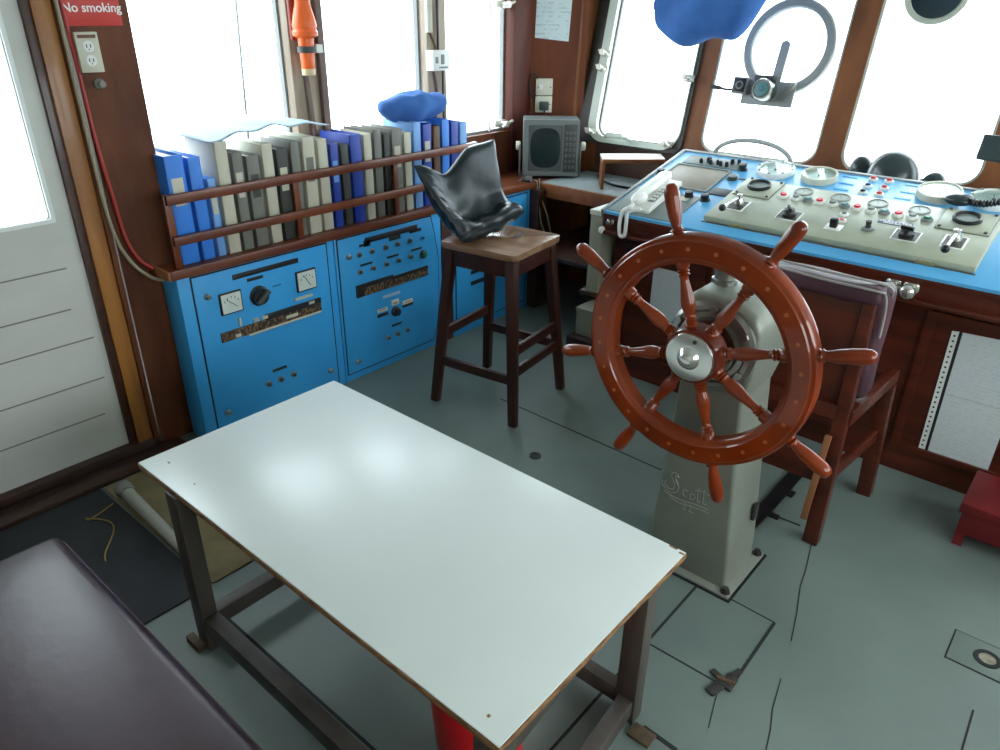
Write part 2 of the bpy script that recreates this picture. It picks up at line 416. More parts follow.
for i, (a, b) in enumerate(WIN):
    g = struct('window_%d' % (i + 1), MB().prism(rrect(a - .01, b + .01, -.005, .94, .09), -0.031, -0.025, FR), glass)
    # thin gasket round the opening
    bm = holed_plate(rrect(a - .002, b + .002, .003, .932, .086), [rrect(a + .012, b - .012, .017, .918, .075)], 0.02)
    bm.transform(FR @ T((0, 0, -0.018)))
    gk = obj('window_gasket', bm, cream_gasket if i != 0 else mid_grey, g)
    if i == 0:
        # opening light: dark rebate, cream inner frame, clamps, handle
        bm = holed_plate(rrect(a - .125, b + .02, -.03, .99, .05), [rrect(a - .03, b - .005, -.012, .95, .10)], 0.02)
        bm.transform(FR @ T((0, 0, 0.008))); obj('window_rebate', bm, dark_steel, g)
        bm = holed_plate(rrect(a - .05, b + .0, -.022, .96, .11), [rrect(a + .004, b - .004, .010, .925, .08)], 0.03)
        bm.transform(FR @ T((0, 0, 0.012))); obj('window_frame', bm, cream_gasket, g)
        for (x, v) in ((a - .01, .03), (a - .01, .46), (a - 0.012, .38), (b - .06, .015), (b - 0.015, .36)):
            d = MB(); d.lathe([(.022, 0), (.022, .012), (.012, .018), (.012, .045), (.016, .048), (.016, .06), (0, .064)], FR @ T((x, v, .025)), 12)
            d.bar(FR @ V((x - .035, v + .012, .062)), FR @ V((x + .035, v - .012, .062)), .014, .010, bev=.003)
            d.box((x - .03, v - .018, .025), (x + .03, v + .018, .036), FR, .003)
            obj('window_clamp', d, metal_white, g)
        h = MB(); xc = a + .16
        h.tube([FR @ V((xc - .06, .012, .02)), FR @ V((xc - .055, .015, .06)), FR @ V((xc - .02, .02, .075)), FR @ V((xc + .05, .02, .075)), FR @ V((xc + .09, .015, .06)), FR @ V((xc + .10, .012, .02))], .010)
        h.box((xc - .04, .006, .055), (xc + .07, .036, .085), FR, .004)
        obj('window_handle', h, cream_gasket, g)
# port windows
PW = [(1.245, 1.990), (2.150, 2.795), (2.932, 3.455)]
for i, (a, b) in enumerate(PW):
    g = struct('window_%d' % (i + 6), MB().box((-2.962, a - .01, .95), (-2.956, b + .01, 1.90)), glass)
    bm = holed_plate([(a, .965), (b, .965), (b, 1.88), (a, 1.88)], [rrect(a + .012, b - .012, .978, 1.87, .03)], 0.03)
    bm.transform(Matrix(((0, 0, 1, -2.955), (1, 0, 0, 0), (0, 1, 0, 0), (0, 0, 0, 1))))
    obj('window_gasket', bm, mid_grey, g)
    if i == 2:
        obj('window_bar', MB().box((-2.955, 3.318, .97), (-2.93, 3.330, 1.88), bev=.002), mat('frame_white', (228, 230, 222), 0.4), g)
        for z in (1.63, 1.01):
            d = MB(); M = Matrix.Translation((-2.925, 3.40, z))
            d.lathe([(.024, 0), (.024, .014), (.013, .02), (.013, .05), (.018, .054), (.018, .066), (0, .07)], M @ R(90, 'Y'), 12)
            d.box((0, -.045, -.018), (.012, .045, .018), M, .003)
            d.bar(M @ V((.06, -.04, -.014)), M @ V((.06, .05, .016)), .016, .012, bev=.003)
            obj('window_clamp', d, metal_white, g)
struct('trim_3', MB().box((-2.97, 1.988, .965), (XW + .012, 2.152, CEIL), bev=.004), wood_post)
struct('trim_4', MB().box((-2.97, 2.795, .965), (XW + .012, 2.93, CEIL), bev=.004), wood_post)
struct('trim_5', MB().box((-2.97, 3.455, .73), (XW + .03, 3.62, CEIL), bev=.004), mat('wood_jamb', (88, 40, 28), 0.5, c2=(70, 30, 22), scale=(9, 9, 2), spec=0.25))
# door with its frame, threshold and window
bm = holed_plate([(0.07, 0.062), (0.944, 0.062), (0.944, 1.86), (0.07, 1.86)], [rrect(0.40, 0.848, 0.973, 1.70, .012)], 0.04)
bm.transform(Matrix(((0, 0, 1, XD - .022), (1, 0, 0, 0), (0, 1, 0, 0), (0, 0, 0, 1))))
dm = MB(); dm.bm.free(); dm.bm = bm
dm.mi = 1
for z, y0, y1 in ((.796, .08, .86), (.65, .08, .84), (.527, .08, .89), (.364, .08, .89), (.22, .08, .86)):
    dm.box((XD - .0030, y0, z - .0025), (XD - .0015, y1, z + .0025))
door = struct('door_1', dm, [door_paint, groove], origin=(XD, .5, .06))
bm = holed_plate(rrect(0.390, 0.864, 0.957, 1.712, .008), [rrect(0.402, 0.851, 0.971, 1.698, .006)], 0.010)
bm.transform(Matrix(((0, 0, 1, XD + .004), (1, 0, 0, 0), (0, 1, 0, 0), (0, 0, 0, 1)))); obj('window_frame', bm, mat('door_frame_white', (226, 232, 228), 0.4), door)
obj('window_pane', MB().box((XD - .025, .40, .97), (XD - .02, .85, 1.70)), glass, door)
fr = MB(); fr.box((XD - .10, .944, 0.0), (XD + .022, 1.004, CEIL), bev=.004); fr.box((XD - .10, -.02, 1.84), (XD + .022, .944, CEIL - .01), bev=.004)
struct('trim_6', fr, wood_gold)
struct('trim_7', MB().box((XD - .10, .918, .0), (XD + .014, .946, 1.86), bev=.003), wood_dark)
struct('trim_8', MB().box((XD - .02, 1.004, .0), (XD + .030, 1.024, CEIL), bev=.004), wood_panel)
s = MB(); s.box((XD - .10, YB, 0), (XD + .03, 1.04, .058), bev=.006); s.box((XD + .03, YB, 0), (XD + .13, 1.10, .022), bev=.005)
struct('trim_9', s, wood_dark_h)

# railing on the side deck outside the door window
rl = thing('railing', 'pale green slatted railing outside, seen through the door window', 'railing', (-4.3, 0.9, 0))
r1 = MB()
for z in (.50, .62, .74, .86): r1.box((-4.32, -1.2, z - .035), (-4.30, 3.0, z + .035))
obj('slats', r1, green_rail, rl)
for y in (-.9, 0.1, 1.1, 2.1):
    obj('post', MB().box((-4.30, y - .03, -.2), (-4.25, y + .03, 1.0), bev=.004), rail_white, rl)
obj('handrail', MB().box((-4.33, -1.2, .98), (-4.24, 3.0, 1.02), bev=.008), rail_white, rl)

tag(obj('rope', MB().tube([(-3.6, 2.10, -.2), (-3.6, 2.24, 2.4)], .006, 8), mat('rope_grey', (90, 92, 92), 0.7)), 'thin grey rope outside, crossing the first port window', 'rope')
# ------------------------------------------------------------------ low table
TZ = 0.54
tb = thing('low_table', 'low white-topped wooden table with grey-brown legs in the middle of the floor', 'table', (-1.135, .925, 0))
TX0, TX1, TY0, TY1 = -1.760, -.508, .607, 1.244
top = obj('tabletop', MB().box((TX0, TY0, TZ - .004), (TX1, TY1, TZ), bev=.0015), white_lam, tb, label='white laminate top')
e = MB(); e.box((TX0 - .002, TY0 - .002, TZ - .018), (TX1 + .002, TY1 + .002, TZ - .004), bev=.002)
obj('edge_band', e, ply_edge, top, label='chipped plywood edge')
ch = MB()
for (x, y, sx, sy) in ((TX1 - .006, TY1 - .010, .012, .006), (TX1 - .03, TY1 - .004, .02, .005), (-1.70, .66, .010, .004), (-1.56, .655, .005, .004), (-.56, .64, .006, .006)):
    ch.box((x - sx / 2, y - sy / 2, TZ - .001), (x + sx / 2, y + sy / 2, TZ + .0004))
obj('chip', ch, ply_edge, top)
LX0, LX1, LY0, LY1 = -1.585, -.578, .622, 1.200
LEGS = {'nl': (LX0, LY0), 'fl': (LX0, LY1), 'nr': (-.5345, LY0 + .004), 'fr': (-.576, LY1)}
for (x, y) in LEGS.values():
    obj('leg', MB().box((x - .030, y - .022, .0), (x + .026, y + .022, TZ - .018), bev=.003), table_leg, tb)
for n_, f_ in (('nl', 'fl'), ('nr', 'fr')):
    (xa, ya), (xb, yb) = LEGS[n_], LEGS[f_]; zc = .09 if n_ == 'nl' else .055
    obj('end_rail', MB().bar((xa, ya + .02, zc), (xb, yb - .02, zc), .040, .05, bev=.003), table_leg, tb)
    obj('top_rail', MB().bar((xa, ya + .02, TZ - .05), (xb, yb - .02, TZ - .05), .036, .06, bev=.003), table_leg, tb)
obj('side_rail', MB().box((LX0 + .03, LY0 - .02, .07), (-.568, LY0 + .022, .125), bev=.003), table_leg, tb)
obj('side_rail', MB().box((LX0 + .03, LY1 - .018, .035), (-.606, LY1 + .018, .085), bev=.003), table_leg, tb)
obj('foot_block', MB().box((LX0 - .058, LY0 - .046, 0), (LX0 + .005, LY0 - .0225, .024), bev=.002), mat('block_brown', (92, 74, 52), 0.7, c2=(70, 54, 36), scale=(30, 30, 30)), tb)
obj('foot_block', MB().box((-.545, LY1 - .055, 0), (-.485, LY1 - .012, .010), bev=.002), MATS['block_brown'], tb)

# red bucket below the table
bk = thing('bucket', 'bright red plastic bucket standing under the white table', 'bucket', (-.757, .835, 0))
obj('pail', MB().lathe([(.085, 0), (.092, .004), (.116, .36), (.123, .362), (.123, .380), (.112, .380), (.086, .012), (0, .012)], T((-.757, .835, 0)), 40), red_bucket, bk)
h = MB(); h.tube([V((-.757 + .122 * cos(a), .835 + .03 * sin(a) - .10 * sin(a), .36 - .06 * sin(a))) for a in [i * pi / 14 for i in range(15)]], .003)
obj('handle', h, steel, bk)

# ------------------------------------------------------------------ vinyl bench in the near corner
bn = thing('bench', 'dark purple vinyl bench seat in the lower left foreground', 'bench', (-1.1, .03, 0))
def slab(x0, x1, y0, y1, z0, z1, dome, nx=30, ny=14, r=.03):
    m = MB()
    m.box((x0, y0, z0), (x1, y1, z1), bev=r, seg=4)
    bmesh.ops.subdivide_edges(m.bm, edges=[e for e in m.bm.edges if e.calc_length() > .25], cuts=10, use_grid_fill=True)
    for v in m.bm.verts:
        if v.co.z > z0 + .5 * (z1 - z0):
            a = (v.co.x - x0) / (x1 - x0); b = (v.co.y - y0) / (y1 - y0)
            v.co.z += dome * (max(0, a * (1 - a) * 4) ** .4) * (max(0, b * (1 - b) * 4) ** .4) + .003 * noise.noise(v.co * 6)
    return m
cush = obj('seat_cushion', slab(-1.80, -.42, -.34, .396, .30, .42, .012), vinyl_purple, bn, sharp=60)
sm = MB()
sm.tube([(-1.797, -.31, .40), (-1.797, .365, .40)], .004, 6); sm.tube([(-1.77, .393, .40), (-.45, .393, .40)], .004, 6)
obj('piping', sm, cushion_purple, cush)
obj('base', MB().box((-1.77, -.34, 0), (-.45, .35, .30), bev=.004), wood_dark_h, bn)

# ------------------------------------------------------------------ mats, pole and string on the floor by the door
tag(obj('floor_mat', MB().prism(rrect(-2.565, -1.795, -.62, .735, .01), 0.0, .006, bev=.001), mat_black), 'black rubber mat on the floor between bench and door', 'mat')
tag(obj('floor_mat', MB().prism(rrect(-2.56, -1.80, .745, 1.14, .01), 0.0, .006, bev=.001), mat_tan), 'tan floor mat under the end of the white table', 'mat')
pl = thing('pole', 'short pale grey pole lying between the black and tan mats', 'pole', (-2.2, .76, .006))
obj('shaft', MB().tube([(-2.44, .775, .034), (-1.92, .752, .030)], .024, 14, r2=.017), mat('pole_grey', (160, 162, 150), 0.5), pl)
obj('end_cap', MB().lathe([(.03, 0), (.03, .03), (.024, .035), (.024, .05)], place((-2.46, .776, .037), (1, -.04, 0)), 16), mid_grey, pl)
tag(obj('string', MB().tube([(-2.42 + .02 * sin(t * 3), .72 - .10 * sin(t * pi * .9), .009 + .03 * max(0, .25 - t)) if t < .5 else (-2.42 + .55 * (t - .5), .62 + .05 * sin((t - .5) * 9), .009) for t in [i / 24 for i in range(25)]], .0025, 6), mat('string_tan', (150, 130, 70), 0.8)), 'thin tan string looped on the black mat beside the pole', 'string')

# ------------------------------------------------------------------ blue control cabinets along the port side
XC = -2.57
def slabx(m, y0, y1, z0, z1, d=.004, bev=.001, x=None):
    x = XC if x is None else x
    m.box((x - .001, y0, z0), (x + d, y1, z1), bev=bev); return m
def knobx(y, z, prof, n=14, x=None):
    return MB().lathe(prof, place((XC if x is None else x, y, z), (1, 0, 0)), n)
def screwx(par, y, z):
    m = knobx(y, z, [(.013, .0), (.013, .006), (.009, .009), (.009, .016), (0, .018)], 12, XC + .004); obj('screw', m, steel, par)
def button(par, y, z, r=.012, m1=dark_grey, m2=mid_grey, d=.012, x=XC + .004):
    b = obj('button_collar', knobx(y, z, [(r, 0), (r, .005), (r * .75, .007), (r * .75, .0075)], 14, x), m2, par)
    obj('button_cap', knobx(y, z, [(r * .68, .004), (r * .68, d), (r * .5, d + .002), (0, d + .002)], 14, x), m1, b)
def meter(par, y0, y1, z0, z1, ang):
    m = obj('meter', MB().box((XC + .003, y0, z0), (XC + .013, y1, z1), bev=.003), black, par)
    obj('meter_face', MB().box((XC + .012, y0 + .006, z0 + .006), (XC + .0145, y1 - .006, z1 - .006)), dial_face, m)
    yc, zc = (y0 + y1) / 2, (z0 + z1) / 2
    a = radians(ang); p0 = V((XC + .016, yc + .028 * cos(a), zc - .028 * sin(a))); p1 = V((XC + .016, yc - .028 * cos(a), zc + .028 * sin(a)))
    n = MB().bar(p0, p1, .003, .002)
    for k in range(5):
        t = radians(35 + 27 * k)
        n.box((XC + .0146, yc + .036 * cos(t) - .002, zc - .012 + .036 * sin(t) - .004), (XC + .0150, yc + .036 * cos(t) + .001, zc - .012 + .036 * sin(t) + .004))
    obj('needle', n, black, m)

cab = thing('control_cabinet', 'blue steel cabinet with two square meters and a rotary switch, nearest the door', 'cabinet', (-2.73, 1.52, 0))
b = MB(); b.box((-2.69, 1.169, .0), (XC, 1.884, .705), bev=.004)
obj('body', b, blue, cab)
d = obj('door', MB().box((XC - .002, 1.225, .03), (XC + .004, 1.842, .695), bev=.002), blue, cab)
obj('door_gap', MB().box((XC - .001, 1.219, .024), (XC + .0012, 1.848, .701)), tape_black, cab)
x4 = XC + .004
obj('title_strip', slabx(MB(), 1.389, 1.694, .648, .669, .003, x=x4), tape_black, d)
obj('name_strip', slabx(MB(), 1.449, 1.521, .625, .638, .003, x=x4), tape_black, d)
meter(d, 1.317, 1.413, .518, .608, 42); meter(d, 1.671, 1.772, .519, .610, 60)
kn = obj('rotary_switch', knobx(1.492, .556, [(.042, 0), (.042, .006), (.036, .010), (.034, .022), (0, .024)], 24, x4), black, d)
k = MB(); k.box((-.010, -.034, 0), (.010, .036, .022), place((x4 + .022, 1.492, .556), (1, 0, 0)) @ R(-50, 'Z'), bev=.004); obj('switch_grip', k, dark_grey, kn)
obj('pointer_strip', slabx(MB(), 1.56, 1.60, .574, .578, .002, x=x4), navy_pl, d)
obj('terminal_strip', slabx(MB(), 1.301, 1.783, .408, .448, .006, x=x4), brown_strip, d)
obj('tape_strip', slabx(MB(), 1.505, 1.785, .444, .468, .0065, x=x4), tape_black, d)
for y, z0, z1, y1 in ((1.385, .455, .490, 1.395), (1.45, .452, .466, 1.475), (1.49, .452, .466, 1.515), (1.60, .420, .434, 1.66), (1.655, .486, .497, 1.745), (1.36, .412, .426, 1.385), (1.72, .452, .464, 1.75)):
    obj('label_plate', slabx(MB(), y, y1, z0, z1, .0075, x=x4), cream, d)
obj('terminal_edge', slabx(MB(), 1.42, 1.78, .400, .409, .008, x=x4), cream, d)
obj('name_strip', slabx(MB(), 1.505, 1.575, .200, .212, .003, x=x4), tape_black, d)
for y in (1.477, 1.538, 1.604): button(d, y, .156, .014)
screwx(d, 1.274, .611); screwx(d, 1.274, .101); screwx(d, 1.80, .101)

cab2 = thing('control_cabinet', 'blue steel cabinet with rows of small push buttons, behind the stool\'s left legs', 'cabinet', (-2.73, 2.20, 0))
b = MB(); b.box((-2.88, 1.888, .0), (XC, 2.545, .705), bev=.004); obj('body', b, blue, cab2)
poly = [(1.905, .04), (2.47, .04), (2.50, .14), (2.516, .27), (2.517, .48), (2.495, .60), (2.472, .695), (1.905, .695)]
MX = Matrix(((0, 0, 1, 0), (1, 0, 0, 0), (0, 1, 0, 0), (0, 0, 0, 1)))
d = obj('door', MB().prism(poly, XC - .002, XC + .004, MX, bev=.0015), blue, cab2)
obj('door_gap', MB().prism([(y + (.006 if y > 2.2 else -.006), z + (.006 if z > .35 else -.006)) for y, z in poly], XC - .001, XC + .0012, MX), tape_black, cab2)
t = MB()
for y0, y1, z0, z1 in ((2.021, 2.075, .640, .652), (2.055, 2.38, .650, .676), (2.20, 2.27, .630, .652), (2.33, 2.405, .640, .656), (2.048, 2.085, .636, .664)): slabx(t, y0, y1, z0, z1, .003, x=x4)
obj('title_strip', t, tape_black, d)
for y in (2.017, 2.092, 2.176, 2.250, 2.329): button(d, y, .607, .013)
button(d, 2.41, .604, .010, navy_pl, blue)
for y in (2.015, 2.092, 2.174, 2.251, 2.330): button(d, y, .526, .013)
button(d, 2.413, .519, .022, green_pl, dark_grey, .016)
for y0, y1 in ((2.02, 2.09), (2.18, 2.252), (2.335, 2.405)): obj('name_strip', slabx(MB(), y0, y1, .550, .560, .003, x=x4), tape_black, d)
obj('terminal_strip', slabx(MB(), 1.986, 2.438, .406, .448, .006, x=x4), brown_strip, d)
t = MB(); slabx(t, 1.984, 2.21, .446, .466, .0065, x=x4); slabx(t, 2.2, 2.44, .442, .456, .0066, x=x4); slabx(t, 1.984, 2.03, .408, .45, .0068, x=x4); obj('tape_strip', t, tape_black, d)
obj('label_plate', slabx(MB(), 2.14, 2.25, .358, .373, .002, x=x4), mat('label_bluegrey', (150, 176, 198), 0.5), d)
for y0, y1, z0, z1 in ((2.19, 2.24, .308, .336), (2.10, 2.165, .297, .313), (2.262, 2.33, .292, .312)):
    p = obj('label_plate', slabx(MB(), y0, y1, z0, z1, .003, x=x4), cream, d)
    obj('label_mark', slabx(MB(), y0 + .012, y1 - .012, z0 + .008, z0 + .013, .0035, x=x4), red_pl if y0 != 2.19 else tape_black, p)
for y0, y1, z0 in ((2.10, 2.165, .272), (2.262, 2.33, .278)): obj('name_strip', slabx(MB(), y0, y1, z0, z0 + .016, .003, x=x4), tape_black, d)
obj('rotary_switch', knobx(2.213, .275, [(.026, 0), (.026, .008), (.02, .012), (.018, .024), (0, .026)], 20, x4), black, d)
obj('name_strip', slabx(MB(), 2.185, 2.25, .199, .210, .003, x=x4), tape_black, d)
for y in (2.155, 2.218, 2.283): button(d, y, .153, .013)
screwx(d, 1.956, .610); screwx(d, 1.961, .092)

cab3 = thing('control_cabinet', 'blue steel cabinet behind the stool\'s seat, farthest from the door', 'cabinet', (-2.73, 2.93, 0))
obj('body', MB().box((-2.88, 2.625, .0), (XC, 3.26, .705), bev=.004), blue, cab3)
obj('door_gap', MB().box((XC - .001, 2.644, .044), (XC + .0012, 3.236, .691)), tape_black, cab3)
d = obj('door', MB().box((XC - .002, 2.65, .05), (XC + .004, 3.23, .685), bev=.002), blue, cab3)
for z0, z1, y0, y1 in ((.325, .345, 2.76, 2.86), (.262, .285, 2.76, 3.05), (.600, .622, 2.80, 3.05)):
    obj('name_strip', slabx(MB(), y0, y1, z0, z1, .003, x=x4), tape_black, d)
for y in (2.80, 2.90, 3.00): button(d, y, .54, .013)
for y in (2.80, 2.90): obj('label_plate', slabx(MB(), y, y + .06, .352, .366, .003, x=x4), cream, d)
struct('trim_10', MB().box((-2.86, 2.549, 0), (XC + .004, 2.621, .704), bev=.003), wood_dark)
struct('trim_11', MB().box((-2.62, 3.262, 0), (XC + .06, 3.345, .704), bev=.003), wood_dark)

# wooden worktop over the cabinets and the lower shelf in front of the corner
wt = thing('worktop', 'long varnished wooden worktop over the blue cabinets, with a fiddle edge', 'worktop', (-2.73, 2.38, .706))
obj('board', MB().prism([(-2.695, 1.150), (-2.562, 1.150), (-2.562, 3.575), (-2.89, 3.575), (-2.89, 1.25), (-2.695, 1.25)], .706, .730, bev=.003), wood_worktop, wt)
obj('edge_lip', MB().box((-2.572, 1.150, .706), (-2.555, 3.345, .742), bev=.003), wood_worktop, wt)
obj('end_grain', MB().box((-2.70, 1.138, .706), (-2.56, 1.152, .74), bev=.003), wood_batten, wt, label='pale bare wood end')
ld = thing('corner_shelf', 'grey-topped wooden shelf in the corner under the first front window', 'shelf', (-2.2, 3.58, .66))
obj('shelf_top', MB().box((-2.552, 3.335, .712), (-1.770, 3.785, .735), bev=.003), ledge_top, ld)
obj('front_edge', MB().box((-2.555, 3.325, .655), (-1.785, 3.345, .732), bev=.004), wood_ledge, ld)
obj('bracket', MB().box((-2.50, 3.75, .10), (-2.42, 3.795, .712)), wood_dark, ld)
struct('trim_12', MB().box((-2.5, 3.79, .735), (-1.2, 3.80, .925)), mat('sill_brown', (86, 58, 44), 0.5, c2=(70, 46, 36), scale=(3, 9, 9)))

# ------------------------------------------------------------------ book rack with books on the worktop
rk = thing('book_rack', 'brown wooden two-rail book rack standing on the worktop', 'rack', (-2.60, 2.0, .73))
for z0, z1 in ((.968, 1.004), (.818, .852)):
    obj('rail', MB().box((-2.606, 1.20, z0), (-2.588, 2.845, z1), bev=.003), wood_worktop, rk)
for y in (1.21, 1.755, 2.30, 2.84):
    obj('post', MB().box((-2.624, y - .014, .73), (-2.606, y + .014, 1.004), bev=.003), wood_worktop, rk)
def book(y, w, h, m, label, group, d=.2, lean=0, pages=True, x0=-2.63, kind='binder', cat='binder', spine=None):
    t = thing(kind, label, cat, (x0 - d / 2, y + w / 2, .73), group)
    M = T((x0 - d, y, .731)) @ R(lean, 'X')
    c = MB(); c.box((0, 0, 0), (d, .004, h), M, .001); c.box((0, w - .004, 0), (d, w, h), M, .001); c.box((d - .004, 0, 0), (d, w, h), M, .0012)
    obj('cover', c, m, t)
    obj('pages', MB().box((.006, .0045, .008), (d - .0045, w - .0045, h - .012), M), page_white, t)
    if spine: obj('spine_label', MB().box((d - .001, w * .2, h * .55), (d + .001, w * .8, h * .80), M), spine, t)
    return t
G = 'books and binders in the wooden rack'
spec = [(.072, .400, book_blue, 'tall bright blue binder at the aft end of the rack', cream), (.050, .385, book_blue, 'second tall blue binder beside the endmost one', None), (.034, .300, book_sky, 'light blue folder third from the door end of the rack', book_cream),
        (.052, .425, book_cream, 'tall cream binder beside the light blue folder', None), (.045, .38, book_grey, 'grey binder right of the tall cream binder', book_cream), (.058, .36, book_grey, 'thick grey binder under the pale sheet', book_dark),
        (.05, .395, book_cream, 'cream binder between two grey ones under the pale sheet', None), (.055, .37, book_dark, 'dark charcoal binder near the first rack post', book_cream), (.045, .39, book_grey, 'grey binder just left of the second rack post', None),
        (.06, .40, book_cream, 'wide cream binder beside the second rack post', book_grey), (.05, .385, book_cream, 'cream binder left of the navy books', None), (.042, .36, book_navy, 'navy binder left of the black book', book_sky), (.04, .35, book_dark, 'black book between two navy binders', None),
        (.06, .385, book_navy, 'thick royal blue binder right of the black book', None), (.045, .38, book_cream, 'cream binder right of the thick royal blue one', None), (.045, .39, book_grey, 'grey folder right of the mid rack cream binder', None), (.035, .37, book_dark, 'thin black binder by the third rack post', None),
        (.06, .385, book_grey, 'thick grey binder right of the thin black one', book_cream), (.045, .36, book_cream, 'short cream folder before the blue binders by the stool', None), (.05, .40, book_sky, 'sky blue binder at the window post', None), (.055, .385, book_navy, 'navy binder left of the stool cushion', book_cream),
        (.045, .37, book_brown, 'brown book behind the stool cushion', None), (.05, .395, book_blue, 'blue binder behind the stool cushion', None), (.05, .38, book_navy, 'navy binder last but one beside the far rack post', None), (.05, .37, book_sky, 'pale blue folder at the far end of the rack', None)]
y = 1.235
total = sum(s_[0] for s_ in spec)
gap = (2.82 - 1.235 - total) / len(spec)
for wdt, hh, m, lab, sp in spec:
    book(y, wdt, hh, m, lab, G, .21, 0, spine=sp); y += wdt + gap
# pale sheet lying over the books
def sheetf(u, v):
    y = 1.42 + .55 * u; x = -2.87 + .235 * v
    z = 1.162 + .052 * max(0, 1 - abs(u - .52) * 1.9) ** .8 * (1 - .45 * v) + .012 * noise.noise(V((y * 6, x * 7, 3))) + .006 * sin(u * 22 + v * 3) * v
    return V((x, y, z))
sh = MB().grid(sheetf, 26, 10)
so = tag(obj('chart_sheet', sh, sheet_pale, sharp=80), 'pale crumpled chart sheet lying on top of the binders by the window', 'sheet')
so.modifiers.new('t', 'SOLIDIFY').thickness = .003
# blue bag on the books at the far end
bg = MB(); bg.ball((-2.745, 2.56, 1.185), (.085, .21, .070), 32)
for v in bg.bm.verts: v.co += V((noise.noise(v.co * 9), noise.noise(v.co * 9 + V((5, 0, 0))), noise.noise(v.co * 14 + V((0, 7, 0))))) * .024
tag(obj('cloth_bag', bg, cloth_blue, sharp=80), 'soft blue cloth bag lying on the binders near the stool', 'bag')

# ------------------------------------------------------------------ bar stool and vinyl cushion
SR = radians(7.7); SC = V((-1.957, 2.294, 0))
def sl(x, y, z): return SC + V((x * cos(SR) - y * sin(SR), x * sin(SR) + y * cos(SR), z))
st = thing('bar_stool', 'tall dark wooden bar stool in front of the blue cabinets', 'stool', SC, rz=SR)
SMx = T(SC) @ Matrix.Rotation(SR, 4, 'Z')
seat = MB(); seat.prism(rrect(-.19, .19, -.19, .19, .03, 5), .722, .748, SMx, bev=.005)
obj('seat', seat, wood_seat, st, label='lighter varnished seat')
obj('hand_slot', MB().prism(rrect(.035, .055, .02, .11, .008), .7475, .749, SMx), black, st)
ap = MB()
for a in range(4):
    M = SMx @ R(90 * a, 'Z'); ap.box((-.15, -.168, .645), (.15, -.150, .722), M, .003)
obj('apron', ap, wood_stool, st)
def legp(sx, sy, z):  # splayed leg centre line
    k = 1 - z / .722; return sl(sx * (.150 + .060 * k), sy * (.150 + .062 * k), z)
for sx, sy in ((-1, -1), (1, -1), (1, 1), (-1, 1)):
    l = MB(); l.bar(legp(sx, sy, 0), legp(sx, sy, .722), .036, .036, up=(cos(SR), sin(SR), 0), bev=.004, w2=.044, d2=.044); obj('leg', l, wood_stool, st)
for (a, b_, z) in (((-1, -1), (1, -1), .205), ((1, -1), (1, 1), .235), ((1, 1), (-1, 1), .235), ((-1, 1), (-1, -1), .33), ((1, -1), (1, 1), .33)):
    obj('stretcher', MB().bar(legp(*a, z), legp(*b_, z), .020, .042, bev=.003), wood_stool, st)

# sagging vinyl boat cushion
def Lc(s_):   # sagging section: lip, hollow, upright back
    P = [(-1.965, .800), (-2.00, .806), (-2.05, .792), (-2.10, .800), (-2.135, .850), (-2.155, .93), (-2.172, 1.01), (-2.19, 1.085)]
    n = len(P) - 1; t = s_ * n; i = min(int(t), n - 1); k = t - i
    return V((P[i][0] * (1 - k) + P[i + 1][0] * k, 0, P[i][1] * (1 - k) + P[i + 1][1] * k))
def Lm(s_):
    return (Lc(max(0, s_ - .06)) + Lc(s_) * 2 + Lc(min(1, s_ + .06))) / 4
def Dg(s_):   # straight side wing
    a_, b_ = V((-1.960, 0, .805)), V((-2.205, 0, 1.075)); return a_.lerp(b_, s_) + V((.012, 0, .012)) * sin(pi * s_)
def cmid(u, s_):
    w = max(0, 1 - u / .34) ** 1.5 * .95 + .18 * max(0, (u - .72) / .28) ** 1.5
    p = Lm(s_).lerp(Dg(s_), w)
    p.z += .055 * u * s_ - .070 * sin(pi * min(1, u / .62)) ** 1.3 * s_ ** 3 + .045 * u * (1 - s_)
    p.y = 2.075 + .385 * u + .09 * (u - .45) * s_ - .015 * (1 - u) * (1 - s_)
    q = V((p.x * 9, p.y * 9, p.z * 9))
    p += V((.010 * noise.noise(q), 0, .010 * noise.noise(q + V((7, 1, 3)))))
    c_ = .007 * sin(26 * u + 14 * s_) * max(0, 1 - abs(s_ - .25) * 4) + .006 * sin(40 * s_ + 9 * u) * max(0, 1 - u * 2.5)
    p.z += c_
    return p
def cushf(u, v):
    # v 0..1 goes up the front sheet (0-.5) and down the rear sheet (.5-1)
    s_ = v * 2 if v < .5 else 2 - v * 2
    e_ = 1e-3
    du = cmid(min(1, u + e_), s_) - cmid(max(0, u - e_), s_); ds = cmid(u, min(1, s_ + e_)) - cmid(u, max(0, s_ - e_))
    n_ = ds.cross(du).normalized()
    if n_.x + n_.z < 0: n_ = -n_
    th = (.012 + .020 * max(0, 1 - abs(2 * s_ - 1) ** 6) ** .5 + .010 * max(0, 1 - s_ * 3)) * max(0.02, 1 - abs(2 * u - 1) ** 8) ** .5
    if v in (0, 1) or s_ < 1e-6 or s_ > 1 - 1e-6: th = .001
    return cmid(u, s_) + n_ * th * (1 if v < .5 else -1)
cm = MB(); cm.grid(cushf, 36, 64)
bmesh.ops.remove_doubles(cm.bm, verts=cm.bm.verts, dist=.0015)
bmesh.ops.holes_fill(cm.bm, edges=[e_ for e_ in cm.bm.edges if e_.is_boundary], sides=0)
bmesh.ops.smooth_vert(cm.bm, verts=cm.bm.verts, factor=.4, use_axis_x=True, use_axis_y=True, use_axis_z=True)
lowz = min(v_.co.z for v_ in cm.bm.verts)
for v_ in cm.bm.verts: v_.co.z += .750 - lowz
cu = obj('seat_cushion', cm, vinyl_dark, sharp=75)
tag(cu, 'sagging dark grey vinyl cushion propped on the bar stool', 'cushion')

